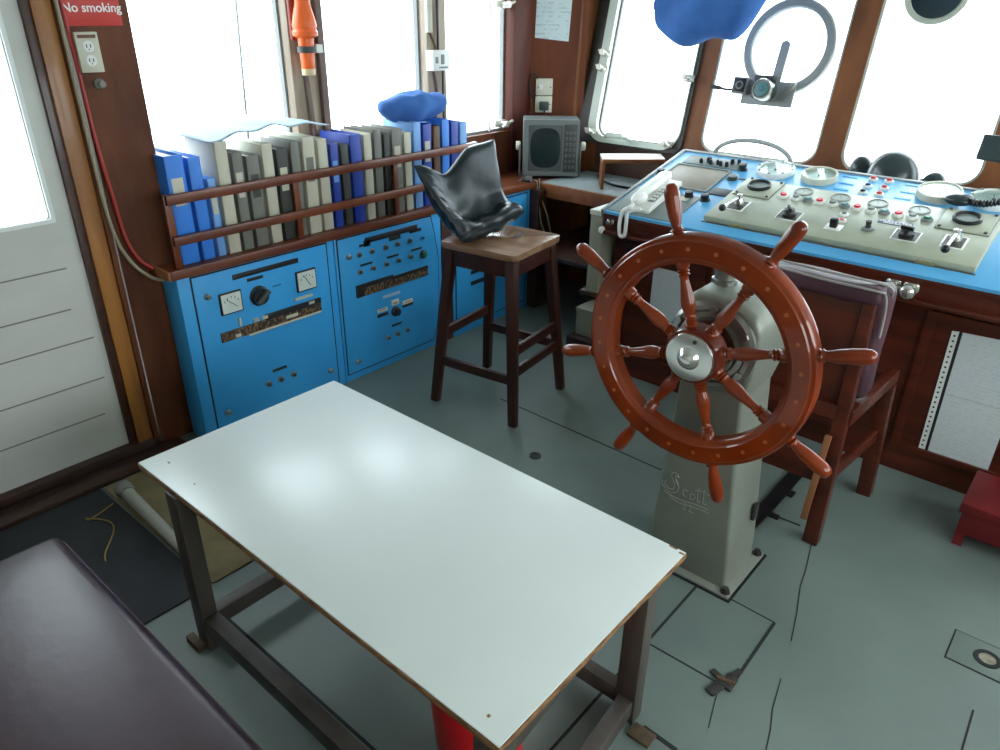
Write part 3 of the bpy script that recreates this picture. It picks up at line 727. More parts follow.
# ------------------------------------------------------------------ monitor on the corner shelf
FTa = V((.76, .65, 0)).normalized(); MN = V((FTa.y, -FTa.x, 0))
MM = Matrix((FTa, V((0, 0, 1)), MN)).transposed().to_4x4(); MM.translation = V((-2.700, 3.350, .7325))
mn = thing('monitor', 'old grey box monitor with dark screen on the corner shelf', 'monitor', (-2.58, 3.52, .73))
m = MB(); m.box((0, .018, -.17), (.315, .325, 0), MM, .008); m.box((.03, .03, -.22), (.285, .28, -.17), MM, .02)
obj('housing', m, tv_grey, mn)
bm = holed_plate(rrect(.0, .315, .018, .325, .012), [rrect(.028, .222, .042, .295, .010)], .018); bm.transform(MM @ T((0, 0, .006)))
bz = obj('bezel', bm, mat('bezel_grey', (112, 118, 116), 0.45), mn)
def scrf(u, v):
    return MM @ V((.02 + .21 * u, .034 + .27 * v, -.001 + .003 * (1 - (2 * u - 1) ** 2) * (1 - (2 * v - 1) ** 2)))
obj('screen', MB().grid(scrf, 12, 12), screen_glass, mn)
kp = MB(); kp.box((.228, .04, .014), (.302, .30, .017), MM, .001); kpo = obj('keypad', kp, dark_grey, mn)
for r_ in range(7):
    for c_ in range(3):
        obj('key', MB().box((.235 + .022 * c_, .06 + .031 * r_, .016), (.250 + .022 * c_, .078 + .031 * r_, .021), MM, .002), tv_grey, kpo)
br = MB(); br.box((-.022, .0, -.10), (-.012, .18, -.05), MM, .002); br.box((.327, .0, -.10), (.337, .18, -.05), MM, .002); br.box((-.022, 0, -.10), (.337, .012, -.05), MM, .002)
obj('bracket', br, mid_grey, mn)
for x in (-.03, .345): obj('clamp_knob', MB().lathe([(.022, -.010), (.025, -.006), (.025, .012), (.02, .016)], MM @ T((x, .17, -.075)) @ R(90, 'Y'), 14), cream, mn)

# cables round the monitor
tag(obj('cable', MB().tube([(-2.60, 3.34, .736), (-2.545, 3.29, .745), (-2.52, 3.27, .66), (-2.50, 3.28, .52), (-2.47, 3.30, .43), (-2.44, 3.30, .46), (-2.48, 3.31, .56), (-2.53, 3.295, .68), (-2.56, 3.33, .752)], .004, 8), cable_grey), 'thin beige cable looping down below the monitor', 'cable')
def arc(pts, n=6):
    out = []
    P = [V(p) for p in pts]; P = [P[0]] + P + [P[-1]]
    for i in range(1, len(P) - 2):
        for k in range(n):
            t = k / n; a, b_, c_, d_ = P[i - 1], P[i], P[i + 1], P[i + 2]
            out.append(.5 * ((2 * b_) + (c_ - a) * t + (2 * a - 5 * b_ + 4 * c_ - d_) * t * t + (3 * b_ - a - 3 * c_ + d_) * t ** 3))
    out.append(P[-2]); return out
tag(obj('cable', MB().tube(arc([(-2.40, 3.68, .742), (-2.28, 3.56, .745), (-2.16, 3.52, .742), (-2.02, 3.55, .742), (-1.93, 3.64, .745), (-2.02, 3.70, .745)]), .006, 8), black), 'black cable snaking across the grey corner shelf', 'cable')
tg = MB(); tg.ball((-2.60, 3.27, .752), (.035, .03, .016), 14); 
for i in range(6): tg.tube(arc([(-2.62 + .01 * i, 3.22 + .01 * i, .745), (-2.60, 3.25 + .012 * i, .765), (-2.575 + .006 * i, 3.28 - .01 * i, .748)]), .004, 6)
tag(obj('cable_bundle', tg, mat('bundle_dark', (70, 68, 62), 0.6)), 'small tangle of dark cable on the worktop beside the monitor', 'cable')

# little white-topped step shelf in front of the first window
ss = thing('step_shelf', 'small wooden shelf with white top standing on the grey corner shelf', 'shelf', (-2.12, 3.58, .735))
SD, SC_, SB, SA = V((-2.186, 3.39, 0)), V((-1.946, 3.63, 0)), V((-2.045, 3.755, 0)), V((-2.290, 3.52, 0))
obj('shelf_top', MB().prism([(v_.x, v_.y) for v_ in (SD, SC_, SB, SA)], .886, .900, bev=.002), pale_wood_white, ss)
obj('front_edge', MB().bar(SD + V((.004, -.004, .889)), SC_ + V((.004, -.004, .889)), .012, .022, bev=.002), wood_frame, ss)
obj('support', MB().bar(SD + V((.0, .012, .835 - .024)), SA + V((.012, .0, .835 - .024)), .016, .151, bev=.002), wood_frame, ss)
obj('support', MB().bar(SC_ + V((-.012, .0, .811)), SB + V((0, -.012, .811)), .016, .151, bev=.002), wood_frame, ss)

# dark shelf below with coil and boxes
struct('trim_13', MB().box((-2.50, 3.10, .385), (-1.765, 3.795, .41), bev=.003), wood_dark_h)
struct('trim_14', MB().box((-2.05, 2.95, .0), (-1.765, 3.795, .06), bev=.003), wood_dark_h)
cl = MB()
for i in range(3): cl.tube([(-2.02 + (.13 + .012 * i) * cos(a), 3.30 + .09 * sin(a), .418 + .012 * i) for a in [k * pi / 12 for k in range(25)]], .006, 8)
tag(obj('cable_coil', cl, black), 'coil of black cable on the dark lower shelf', 'cable')
cb = thing('box', 'tall cream box standing against the left end of the blue console', 'box', (-1.805, 2.93, .41))
struct('trim_15', MB().box((-1.87, 2.775, .385), (-1.762, 3.10, .41), bev=.003), wood_dark_h)
obj('carton', MB().box((-1.835, 2.78, .411), (-1.770, 3.10, .792), bev=.003), mat('box_cream', (150, 148, 130), 0.5), cb)
obj('lid', MB().box((-1.839, 2.776, .780), (-1.768, 3.104, .803), bev=.003), mat('cream_white', (222, 222, 212), 0.45), cb)
cb = thing('box', 'small cream box low on the dark floor left of the console', 'box', (-1.97, 3.08, .06))
obj('carton', MB().box((-2.03, 3.0, .06), (-1.90, 3.16, .205), bev=.003), MATS['box_cream'], cb)  # cream toned down in colour for the dark corner it stands in
obj('lid', MB().box((-2.033, 2.997, .19), (-1.897, 3.163, .212), bev=.003), MATS['box_cream'], cb)

# ------------------------------------------------------------------ the blue steering console
TIL = radians(13.5); CY, CZ = 2.76, .82
CM = Matrix(((1, 0, 0, 0), (0, cos(TIL), -sin(TIL), CY), (0, sin(TIL), cos(TIL), CZ), (0, 0, 0, 1)))   # local x, u (up the slope), h (normal)
CX0, CX1, CU = -1.757, .12, .725
cn = thing('console', 'wide blue-topped wheelhouse console with gauges under the front windows', 'console', (-.8, 3.1, 0))
b = MB(); b.box((CX0 + .01, 2.865, .0), (CX1, 3.44, .80)); 
obj('cabinet', b, wood_console, cn)
fa = MB(); fa.box((CX0 + .003, 2.768, .728), (CX1, 2.87, .805), bev=.003)
obj('fascia', fa, wood_console, cn)
obj('end_panel', MB().prism([(2.77, .73), (3.44, .73), (3.46, .97), (2.77, .806)], CX0, CX0 + .012, Matrix(((0, 0, 1, 0), (1, 0, 0, 0), (0, 1, 0, 0), (0, 0, 0, 1)))), wood_console, cn)
lp = MB(); lp.box((CX0 + .01, 2.745, .712), (CX1, 2.87, .730), bev=.006); obj('moulding', lp, wood_console, cn)
lk = MB(); lk.ball((CX0 + .004, 2.752, .728), (.014, .018, .016), 16); obj('end_stop', lk, white_pl, cn, label='white rounded stop')
# framed panels on the front
fp = MB()
for x0, x1 in ((-1.70, -1.28), (-1.18, -.62), (-.42, .06)):
    bm = holed_plate([(x0, .10), (x1, .10), (x1, .67), (x0, .67)], [[(x0 + .03, .13), (x1 - .03, .13), (x1 - .03, .64), (x0 + .03, .64)]], .016)
    bm.transform(Matrix(((1, 0, 0, 0), (0, 0, -1, 2.856), (0, 1, 0, 0), (0, 0, 0, 1)))); me = bpy.data.meshes.new('t'); bm.to_mesh(me); fp.bm.from_mesh(me); bm.free(); bpy.data.meshes.remove(me)
obj('panel_frame', fp, wood_console, cn)
for x in (-.480, -.538):
    obj('door_knob', MB().lathe([(.027, 0), (.027, .004), (.020, .008), (.009, .011), (.009, .030), (.016, .033), (.023, .041), (.026, .051), (.024, .060), (.016, .068), (0, .071)], place((x, 2.768, .762), (0, -1, -.05)), 20), (MATS.get('satin_chrome') or mat('satin_chrome', (205, 203, 196), 0.22, 0.85)), cn, label='round chrome knob')
obj('hook', MB().lathe([(.018, 0), (.018, .006), (.010, .010), (.012, .030), (0, .036)], place((-1.715, 2.768, .772), (0, -1, 0)), 14), chrome, cn)
# sloping top
tp = MB(); tp.box((CX0, -.012, -.035), (CX1, CU, 0), CM, .003)
top = obj('console_top', tp, blue_top, cn, label='sky blue painted top')
tr = MB(); tr.box((CX0 - .004, -.016, -.036), (CX0 + .014, CU, .006), CM, .002); tr.box((CX0, CU - .014, -.03), (CX1, CU + .004, .006), CM, .002)
obj('edge_strip', tr, alu_frame, top, label='grey metal edge strip')
tr = MB(); tr.box((CX0, -.016, -.036), (CX1, -.011, -.012), CM, .002); obj('front_edge', tr, wood_console, top)
# grey plate under the telephone
obj('grey_plate', MB().box((-1.735, .0, -.001), (-1.42, .262, .003), CM, .001), grey_panel, top)
rp = obj('chart_panel', MB().box((-1.70, .312, -.001), (-1.425, .560, .004), CM, .001), beige_screen, top, label='beige square display panel')
# pale crossed reflection shape is left to the light; the panel carries a bright frame
bm = holed_plate(rrect(-1.70, -1.425, .312, .56, .004), [rrect(-1.69, -1.435, .322, .55, .004)], .004); bm.transform(CM @ T((0, 0, .005))); obj('frame', bm, grey_panel, rp)
sw = obj('switch_strip', MB().box((-1.69, .578, -.001), (-1.40, .675, .004), CM, .001), grey_panel, top)
def ctl(par, name, x, u, prof, m, n=16, h=.0, label=None):
    return obj(name, MB().lathe(prof, CM @ T((x, u, h)), n), m, par, label=label)
for x, u, r in ((-1.60, .60, .009), (-1.57, .625, .013), (-1.55, .60, .009), (-1.52, .61, .007), (-1.50, .60, .008), (-1.47, .60, .009), (-1.46, .64, .010), (-1.43, .645, .008)):
    ctl(sw, 'switch', x, u, [(r, 0), (r, .012), (r * .8, .022), (0, .024)], black, 12, .004)
kp_ = [(.020, 0), (.020, .004), (.016, .008), (.015, .026), (0, .028)]
for x, u in ((-1.392, .60), (-1.473, .249), (-1.396, .247), (-1.715, .425)): ctl(top, 'knob', x, u, [(a * 1.15, b_) for a, b_ in kp_], black)
ctl(top, 'knob', -1.388, .49, [(.026, 0), (.026, .004), (.021, .006), (.021, .016), (0, .018)], mat('olive_knob', (70, 78, 62), 0.4))
obj('dark_plate', MB().box((-1.415, .305, -.001), (-1.325, .375, .004), CM, .001), dark_grey, top)
obj('name_strip', MB().box((-1.36, .495, -.001), (-1.315, .503, .003), CM), dark_grey, top)
obj('name_strip', MB().box((-1.50, .20, -.001), (-1.46, .24, .0045), CM), cream, top)
def gauge(x, u, r, rim, ang, hh=.03, holes=False):
    g = obj('gauge', MB().ring([(r * .85, 0), (r, 0), (r, hh * .8), (r * .97, hh), (r * .89, hh), (r * .85, hh * .7)], CM @ T((x, u, 0)), 44), rim, top)
    obj('dial', MB().lathe([(r * .87, .002), (r * .87, hh * .45), (0, hh * .45)], CM @ T((x, u, 0)), 40), dial_face, g)
    k = MB()
    for i in range(11):
        a = radians(-30 + 24 * i); c_ = CM @ T((x, u, hh * .45)) @ Matrix.Rotation(a, 4, 'Z'); k.box((r * .68, -.0009, 0), (r * .76, .0009, .0006), c_)
    k.box((-r * .15, -.0016, .002), (r * .6, .0016, .004), CM @ T((x, u, hh * .45)) @ R(ang, 'Z'))
    k.lathe([(.006, 0), (.006, .006), (0, .006)], CM @ T((x, u, hh * .45)), 10)
    obj('needle', k, mat('tick_grey', (120, 126, 124), 0.6) if 'tick_grey' not in MATS else MATS['tick_grey'], g)
    obj('gauge_glass', MB().lathe([(r * .87, hh * .80), (r * .87, hh * .86), (0, hh * .86)], CM @ T((x, u, 0)), 32), gauge_glass, g)
    if holes:
        for i in range(8):
            a = 2 * pi * i / 8; ctl(g, 'bolt', x + r * .92 * cos(a), u + r * .92 * sin(a), [(.006, 0), (.006, .004), (0, .005)], steel, 8, hh)
gauge(-1.245, .622, .082, white_pl, 80, .024, True)
gauge(-1.050, .622, .076, cream, 75, .026)
gauge(-.578, .624, .082, cream, 70, .028)
gauge(-.392, .632, .080, white_pl, 100, .024, True)
for (x, u, m) in ((-.847, .684, red_pl), (-.784, .686, red_pl), (-.845, .612, navy_pl), (-.780, .613, red_pl), (-.843, .548, black), (-.779, .549, red_pl)):
    l = ctl(top, 'lamp_bezel', x, u, [(.019, 0), (.019, .005), (.014, .010), (.012, .010)], white_pl, 18)
    ctl(l, 'lamp_lens', x, u, [(.0115, .004), (.0115, .012), (.007, .016), (0, .017)], m, 14)
for x, u in ((-.94, .684), (-.93, .612), (-.69, .686), (-.685, .613), (-.69, .55), (-.93, .55)): obj('name_strip', MB().box((x - .03, u - .007, -.001), (x + .03, u + .007, .002), CM), mat_s if False else MATS['blue_paint'], top)
# raised cream instrument panel
pn = MB(); pn.box((-1.310, .066, 0), (-.316, .472, .026), CM, .008)
ip = obj('instrument_panel', pn, cream_panel, top, label='raised cream instrument panel')
obj('panel_gap', MB().box((-1.314, .058, 0), (-.312, .066, .002), CM), mat('rust_line', (96, 84, 62), 0.8), top)
PH = .026
for x0, x1 in ((-1.292, -1.137), (-.508, -.335)):
    sp = obj('sub_panel', MB().box((x0, .296, PH - .001), (x1, .466, PH + .005), CM, .0015), cream_panel, ip)
    obj('panel_shadow_gap', MB().box((x0 - .002, .2935, PH - .001), (x1 + .002, .4685, PH + .001), CM), dark_grey, ip)
    xc = (x0 + x1) / 2 - .004
    obj('ring', MB().ring([(.037, 0), (.049, 0), (.049, .010), (.045, .014), (.040, .012)], CM @ T((xc, .392, PH + .005)), 36), black, ip)
    obj('dial', MB().lathe([(.038, .0), (.038, .004), (0, .004)], CM @ T((xc, .392, PH + .005)), 30), grey_panel, ip)
    for dx, du in ((x0 + .012 - xc, .065), (x1 - .012 - xc, .065), (x0 + .012 - xc, -.085), (x1 - .012 - xc, -.085)): ctl(ip, 'screw', xc + dx, .392 + du, [(.006, 0), (.006, .005), (0, .006)], dark_grey, 8, PH + .005)
for x in (-1.036, -.885, -.742, -.591):
    d_ = obj('round_meter', MB().ring([(.030, 0), (.038, 0), (.038, .004), (.031, .005)], CM @ T((x, .416, PH)), 30), mat('meter_rim_%d' % int(-x * 1000), (136, 142, 132), 0.5), ip)
    obj('dial', MB().lathe([(.031, 0), (.031, .002), (0, .002)], CM @ T((x, .416, PH)), 26), mat('dial_%d' % int(-x * 1000), (150, 160, 150), 0.35), d_)
    obj('needle', MB().box((-.001, -.006, .0025), (.001, .026, .0032), CM @ T((x, .416, PH)) @ R(25, 'Z')), mid_grey, d_)
bcol = {'r': red_pl, 'w': white_pl, 't': teal_pl, 'g': green_pl}
for x, k in zip((-1.093, -1.040, -.992, -.944, -.892, -.846, -.798, -.746, -.698, -.647, -.597, -.546), 'rwtrwtrwtrwg'):
    l = ctl(ip, 'push_button', x, .346, [(.021, 0), (.021, .004), (.017, .010), (.013, .010)], white_pl if k in 'rw' else mid_grey, 18, PH)
    ctl(l, 'button_cap', x, .346, [(.0135, .004), (.0135, .014), (.011, .017), (0, .017)], bcol[k] if k != 'w' else grey_panel, 16, PH)
for x, u in ((-.822, .276), (-.811, .222)):
    l = ctl(ip, 'push_button', x, u, [(.018, 0), (.018, .004), (.013, .008), (.010, .008)], white_pl, 16, PH); ctl(l, 'button_cap', x, u, [(.009, .003), (.009, .010), (0, .011)], dark_grey if u > .25 else red_pl, 12, PH)
def lever(x, u, tx, tu):
    p = obj('lever_plate', MB().box((x - .038, u - .05, PH - .001), (x + .038, u + .045, PH + .003), CM, .001), white_pl, ip)
    obj('lever_slot', MB().box((x - .031, u - .043, PH), (x + .031, u + .038, PH + .004), CM), dark_steel, p)
    obj('lever_boss', MB().lathe([(.020, 0), (.020, .012), (.014, .022), (.012, .040), (0, .044)], CM @ T((x, u + .01, PH + .003)), 18), chrome, p)
    l = MB(); l.tube([CM @ V((x, u + .01, PH + .034)), CM @ V((tx, tu, PH + .030))], .006, 10); obj('lever_arm', l, chrome, p)
    l = MB(); l.ball(CM @ V((tx, tu - .006, PH + .029)), .015, 14); obj('lever_ball', l, black, p)
lever(-1.222, .200, -1.245, .110); lever(-.420, .212, -.424, .105)
def selector(x, u, a):
    p = obj('selector_plate', MB().box((x - .045, u - .042, PH - .001), (x + .045, u + .042, PH + .003), CM, .001), white_pl, ip)
    obj('selector_face', MB().box((x - .040, u - .037, PH), (x + .040, u + .037, PH + .0038), CM), dark_steel, p)
    k = MB(); k.lathe([(.026, 0), (.026, .010), (.021, .016), (.019, .026), (0, .028)], CM @ T((x, u, PH + .0035)), 20); k.box((-.006, -.022, .02), (.006, .022, .036), CM @ T((x, u, PH + .0035)) @ R(a, 'Z'), .002)
    obj('selector_knob', k, black, p)
selector(-1.003, .190, 30); selector(-.573, .195, 80)
p = obj('toggle_plate', MB().box((-.849, .135, PH - .001), (-.789, .185, PH + .003), CM, .001), white_pl, ip)
obj('toggle', MB().box((-.833, .150, PH + .002), (-.806, .175, PH + .038), CM, .004), black, p)
p = obj('toggle_plate', MB().lathe([(.022, 0), (.022, .006), (.012, .010)], CM @ T((-.706, .195, PH)), 18), mid_grey, ip)
obj('toggle', MB().lathe([(.012, .008), (.009, .016), (.011, .034), (0, .036)], CM @ T((-.706, .195, PH)), 14), dark_steel, p)
lb = obj('maker_plate', MB().box((-.695, .262, PH - .001), (-.575, .294, PH + .0015), CM, .0005), mat('plate_blue', (64, 76, 120), 0.4), ip)
bm = text_mesh('MULLETTER', .0215, CM @ T((-.635, .281, PH + .0018)), .0003); obj('lettering', bm, sign_white, lb)
obj('underline', MB().box((-.675, .266, PH + .001), (-.595, .269, PH + .0022), CM), sign_white, lb)
obj('clip', MB().box((-1.19, .058, -.002), (-1.13, .072, .012), CM, .003), mat('clip_olive', (128, 124, 86), 0.5), top)
obj('clip', MB().box((-.50, .058, -.002), (-.44, .072, .012), CM, .003), MATS['clip_olive'], top)

# telephone
ph = thing('telephone', 'white telephone with handset lying at the left of the blue console', 'telephone', CM @ V((-1.6, .18, .004)))
PM = CM @ T((-1.600, .180, .004)) @ R(2, 'Z') @ Matrix.Diagonal((.92, .92, .62, 1))
pb = MB(); pb.prism([(-.17, 0), (.165, 0), (.165, .035), (.10, .055), (-.15, .040), (-.17, .02)], -.055, .058, PM @ Matrix(((0, 0, 1, 0), (1, 0, 0, 0), (0, 1, 0, 0), (0, 0, 0, 1))), bev=.006)
obj('base', pb, white_pl, ph)
hs = MB()
pth = arc([(-.02, -.16, .058), (-.022, -.10, .082), (-.022, .0, .094), (-.022, .10, .092), (-.02, .155, .070)], 6)
hs.ball(PM @ V((-.02, 0, .085)), (.030, .165, .022), 24, CM.to_3x3().to_4x4())
hs.ball(PM @ V((-.02, -.12, .072)), (.034, .044, .024), 20, CM.to_3x3().to_4x4()); hs.ball(PM @ V((-.02, .12, .076)), (.034, .044, .026), 20, CM.to_3x3().to_4x4())
obj('handset', hs, mat('handset_white', (236, 236, 230), 0.3), ph)
kp = MB(); kp.box((.016, -.10, .046), (.048, .03, .056), PM @ R(4, 'X'), .002); kpo = obj('keypad', kp, mid_grey, ph)
for r_ in range(4):
    for c_ in range(2): obj('key', MB().box((.019 + .015 * c_, -.09 + .03 * r_, .052), (.030 + .015 * c_, -.072 + .03 * r_, .060), PM @ R(4, 'X'), .001), white_pl, kpo)
cd = MB()
cd.tube(arc([PM @ V((-.02, -.175, .06)), PM @ V((-.028, -.20, .05)), V((-1.648, 2.742, .83)), V((-1.655, 2.738, .78)), V((-1.652, 2.738, .735)), V((-1.640, 2.738, .722)), V((-1.625, 2.738, .735)), V((-1.622, 2.738, .79)), V((-1.622, 2.745, .832)), PM @ V((.01, -.18, .03)), PM @ V((.01, -.165, .02))], 6), .0085, 10)
obj('cord', cd, white_pl, ph)
# black hand microphone with curly cord at the right of the console
mc = thing('microphone', 'black hand microphone with curly cord lying beside the right console gauges', 'microphone', CM @ V((-.47, .53, .02)))
m = MB(); m.ball(CM @ V((-.488, .528, .040)), (.050, .034, .022), 20, CM.to_3x3().to_4x4()); obj('mic_body', m, black_gloss, mc)
m = MB()
pts = [CM @ V((-.45 + .15 * t, .512 - .02 * sin(t * 5) + .06 * t + .010 * cos(t * 90), .046 + .010 * sin(t * 90))) for t in [i / 160 for i in range(161)]]
m.tube(pts, .0045, 6); obj('curly_cord', m, black, mc)

# ------------------------------------------------------------------ on the ledge behind the console
struct('trim_16', MB().box((-1.30, 3.44, .86), (.6, 3.80, .93), bev=.003), wood_dark_h)
struct('trim_17', MB().box((-1.765, 3.45, .735), (-1.30, 3.80, .93), bev=.003), wood_dark_h)
def dome(x, y, r, lab, squash=1.0):
    t = thing('dome', lab, 'dome', (x, y, .93), 'black domes on the ledge behind the console')
    pr = [(r * 1.04, 0), (r * 1.06, .02), (r, .035)] + [(r * cos(a), .035 + r * squash * sin(a)) for a in [i * pi / 2 / 10 for i in range(1, 10)]] + [(0, .035 + r * squash)]
    obj('cover', MB().lathe(pr, T((x, y, .93)), 36), black_gloss, t)
    obj('base_ring', MB().lathe([(r * 1.10, 0), (r * 1.10, .016), (r * 1.0, .018)], T((x, y, .93)), 36), black, t)
dome(-.815, 3.60, .108, 'large glossy black dome on the ledge behind the red lamps', 1.12)
dome(-.972, 3.68, .052, 'small black dome just left of the large black dome', 1.3)
dome(-.636, 3.52, .048, 'small black dome right of the large dome, above the right gauge', 1.35)
g = thing('grab_handle', 'grey arched grab handle behind the console in front of the second window', 'handle', (-1.5, 3.62, .93))
m = MB()
ap = [V((-1.47 + .20 * cos(a), 3.62, .94 + .108 * sin(a) ** .8)) for a in [pi * i / 20 for i in range(21)]]
for p_, q_ in zip(ap, ap[1:]): m.bar(p_, q_, .028, .009, up=(0, 1, 0)) if False else None
m.tube([V((-1.27, 3.62, .925))] + ap + [V((-1.67, 3.62, .925))], .011, 10); obj('bar', m, mat('handle_grey', (164, 170, 168), 0.5), g)
for x in (-1.27, -1.67): obj('foot', MB().lathe([(.022, 0), (.022, .008), (.012, .014)], T((x, 3.62, .93)), 14), mid_grey, g)
ds = thing('display', 'small dark box display on a bracket at the right window post', 'display', (-.40, 3.58, .93))
DM = T((-.40, 3.56, 1.135)) @ R(-12, 'Z') @ R(-10, 'X')
obj('housing', MB().box((-.11, -.04, -.048), (.13, .05, .05), DM, .006), mat('display_dark', (38, 48, 50), 0.45), ds)
obj('screen', MB().box((-.098, -.042, -.038), (.118, -.039, .040), DM), mat('display_screen', (40, 56, 57), 0.3), ds)
m = MB(); m.bar((-.37, 3.60, .93), (-.37, 3.60, 1.10), .05, .008, bev=.002); m.lathe([(.045, 0), (.045, .012), (.02, .016)], T((-.37, 3.60, .93)), 18); obj('bracket', m, dark_grey, ds)

# ------------------------------------------------------------------ clear view screen on the second front window
cv = thing('clear_view_screen', 'round grey clear view screen ring on the second front window', 'ring', FR @ V((-1.49, .30, .02)))
obj('ring', MB().ring([(.180, -.01), (.222, -.01), (.222, .022), (.214, .030), (.186, .030), (.180, .022)], FR @ T((-1.490, .538, .0)), 64), alu_frame, cv)
obj('disc', MB().lathe([(.181, .004), (.181, .008), (0, .008)], FR @ T((-1.490, .538, 0)), 48), glass, cv)
m = MB(); m.prism(rrect(-.022, .022, -.10, .10, .021), .03, .042, FR @ T((-1.499, .462, 0)) @ R(-2, 'Z')); obj('arm', m, alu_frame, cv)
mp_ = obj('mounting_plate', MB().box((-1.66, .258, .028), (-1.395, .375, .040), FR, .004), alu_frame, cv)
obj('motor', MB().lathe([(.050, 0), (.050, .075), (.046, .082), (.040, .082), (.040, .076), (0, .076)], FR @ T((-1.532, .325, .04)), 32), steel, cv)
obj('motor_cap', MB().lathe([(.036, .076), (.034, .084), (.012, .086), (.010, .090), (0, .090)], FR @ T((-1.532, .325, .04)), 24), teal_pl, cv)
m = MB(); m.box((-1.60, .368, .036), (-1.50, .395, .075), FR, .004); obj('bridge', m, dark_grey, cv)
m = MB(); m.bar(FR @ V((-1.395, .37, .055)), FR @ V((-1.455, .285, .055)), .012, .02, bev=.003); obj('latch', m, steel, cv)
sb = obj('switch_box', MB().box((-1.70, .300, .035), (-1.625, .378, .085), FR, .004), mid_grey, cv)
obj('switch_face', MB().box((-1.692, .308, .084), (-1.633, .370, .088), FR, .001), black, sb)
obj('switch_dial', MB().ring([(.013, 0), (.020, 0), (.020, .006), (.013, .006)], FR @ T((-1.662, .339, .087)), 20), mid_grey, sb)
m = MB(); m.tube(arc([FR @ V((-1.70, .32, .06)), FR @ V((-1.75, .318, .055)), FR @ V((-1.80, .33, .05))]), .006, 8); m.lathe([(.010, 0), (.010, .05), (.006, .06)], place(FR @ V((-1.775, .322, .052)), (-1, 0.05, .08)), 10); obj('cable_plug', m, black, cv)

# blue cloth hung over the curtain rail above
rail = MB(); rail.tube([(-2.3, 3.62, 1.90), (0.8, 3.62, 1.90)], .010, 10)
for x in (-2.2, -.8, .6): rail.box((x - .012, 3.61, 1.90), (x + .012, 3.63, CEIL))
tag(obj('curtain_rail', rail, steel), 'thin steel curtain rail along the ceiling above the front windows', 'rail')
cl = MB()
def clothf(u, v):
    a = 2 * pi * v
    x = -2.055 + .66 * (u - 0.0)
    k = min(1, (sin(pi * min(max(u, 0.002), .998))) ** .35)
    zc = 1.632 + .09 * u + .75 * max(0, u - .66) ** 1.3; rz = (.215 - .04 * u) * k; ry = .10 * k
    p = V((x, 3.56 + ry * cos(a), zc + rz * sin(a)))
    return p + V((0, .03 * noise.noise(V((x * 7, v * 6, 1))), .018 * noise.noise(V((x * 6, v * 5, 4))) + .012 * sin(u * 16) * k))
cl.grid(clothf, 40, 28); bmesh.ops.remove_doubles(cl.bm, verts=cl.bm.verts, dist=1e-4)
tag(obj('cloth', cl, cloth_blue, sharp=80), 'bundled blue cloth hanging from the curtain rail between two front windows', 'cloth')
# round instrument hung from the ceiling
ri = thing('lamp', 'round dark-faced lamp with cream rim and purple knobs at the top of the right window', 'lamp', (-.80, 3.47, CEIL))
LMx = place((-.795, 3.50, 1.685), (.30, -.94, -.30)) @ Matrix.Scale(.82, 4)
obj('shell', MB().lathe([(.05, -.11), (.10, -.08), (.132, -.02), (.138, .01), (.132, .022), (.112, .022), (.108, .012)], LMx, 40), mat('lamp_cream', (196, 200, 184), 0.4), ri)
obj('face', MB().lathe([(.112, .004), (.112, .012), (.06, .020), (0, .022)], LMx, 36), mat('lamp_face', (44, 58, 64), 0.25), ri)
m = MB(); m.tube(arc([LMx @ V((-.15, 0, -.03)), LMx @ V((-.155, .10, -.03)), LMx @ V((-.10, .20, -.03)), LMx @ V((.10, .20, -.03)), LMx @ V((.155, .10, -.03)), LMx @ V((.15, 0, -.03))]), .010, 8); m.bar(LMx @ V((0, .20, -.03)), (-.80, 3.54, CEIL), .04, .03); obj('yoke', m, dark_grey, ri)
for sx in (-1, 1): obj('knob', MB().lathe([(.024, 0), (.028, .006), (.028, .022), (.02, .028)], LMx @ T((sx * .142, -.010, -.03)) @ R(90 * sx, 'Y'), 16), purple_pl, ri)

# ------------------------------------------------------------------ steering column and wheel
colm = thing('steering_column', 'grey steel steering column with engraved emblem, bolted to the floor', 'pedestal', (-.722, 1.88, 0))
m = MB()
secs = [(0.012, -.858, -.587, 1.775, 1.985), (.10, -.857, -.588, 1.768, 1.98), (.72, -.792, -.612, 1.700, 1.90)]
rings = []
for z, x0, x1, y0, y1 in secs:
    rings.append([m.bm.verts.new((x, y, z)) for x, y in rrect(x0, x1, y0, y1, .012, 3)])
for a, b_ in zip(rings, rings[1:]):
    n_ = len(a)
    for i in range(n_): m.bm.faces.new([a[i], a[(i + 1) % n_], b_[(i + 1) % n_], b_[i]])
m.bm.faces.new(rings[0][::-1]); m.bm.faces.new(rings[-1])
obj('body', m, col_steel, colm)
m = MB(); m.prism([(-.795, .70), (-.610, .70), (-.592, .77), (-.588, .89), (-.608, .940), (-.66, .966), (-.775, .970), (-.815, .935), (-.825, .86), (-.820, .77)], -1.915, -1.690, Matrix(((1, 0, 0, 0), (0, 0, -1, 0), (0, 1, 0, 0), (0, 0, 0, 1))), bev=.018)
hd = obj('head', m, col_steel, colm, sharp=50)
m = MB(); m.lathe([(.122, 0), (.122, .012), (.112, .020), (.100, .020), (.094, .012), (.08, .012), (.076, .028), (0, .028)], place((-.712, 1.692, .835), (0, -1, 0)), 44); fl = obj('flange', m, steel, colm)
for i in range(6):
    a = radians(30 + 60 * i); obj('bolt', MB().lathe([(.010, 0), (.010, .008), (0, .008)], place((-.712 + .106 * cos(a), 1.672, .835 + .106 * sin(a)), (0, -1, 0)), 6), steel, fl)
obj('shaft', MB().lathe([(.034, 0), (.034, .0325)], place((-.712, 1.662, .835), (0, -1, 0)), 20), dark_steel, colm)
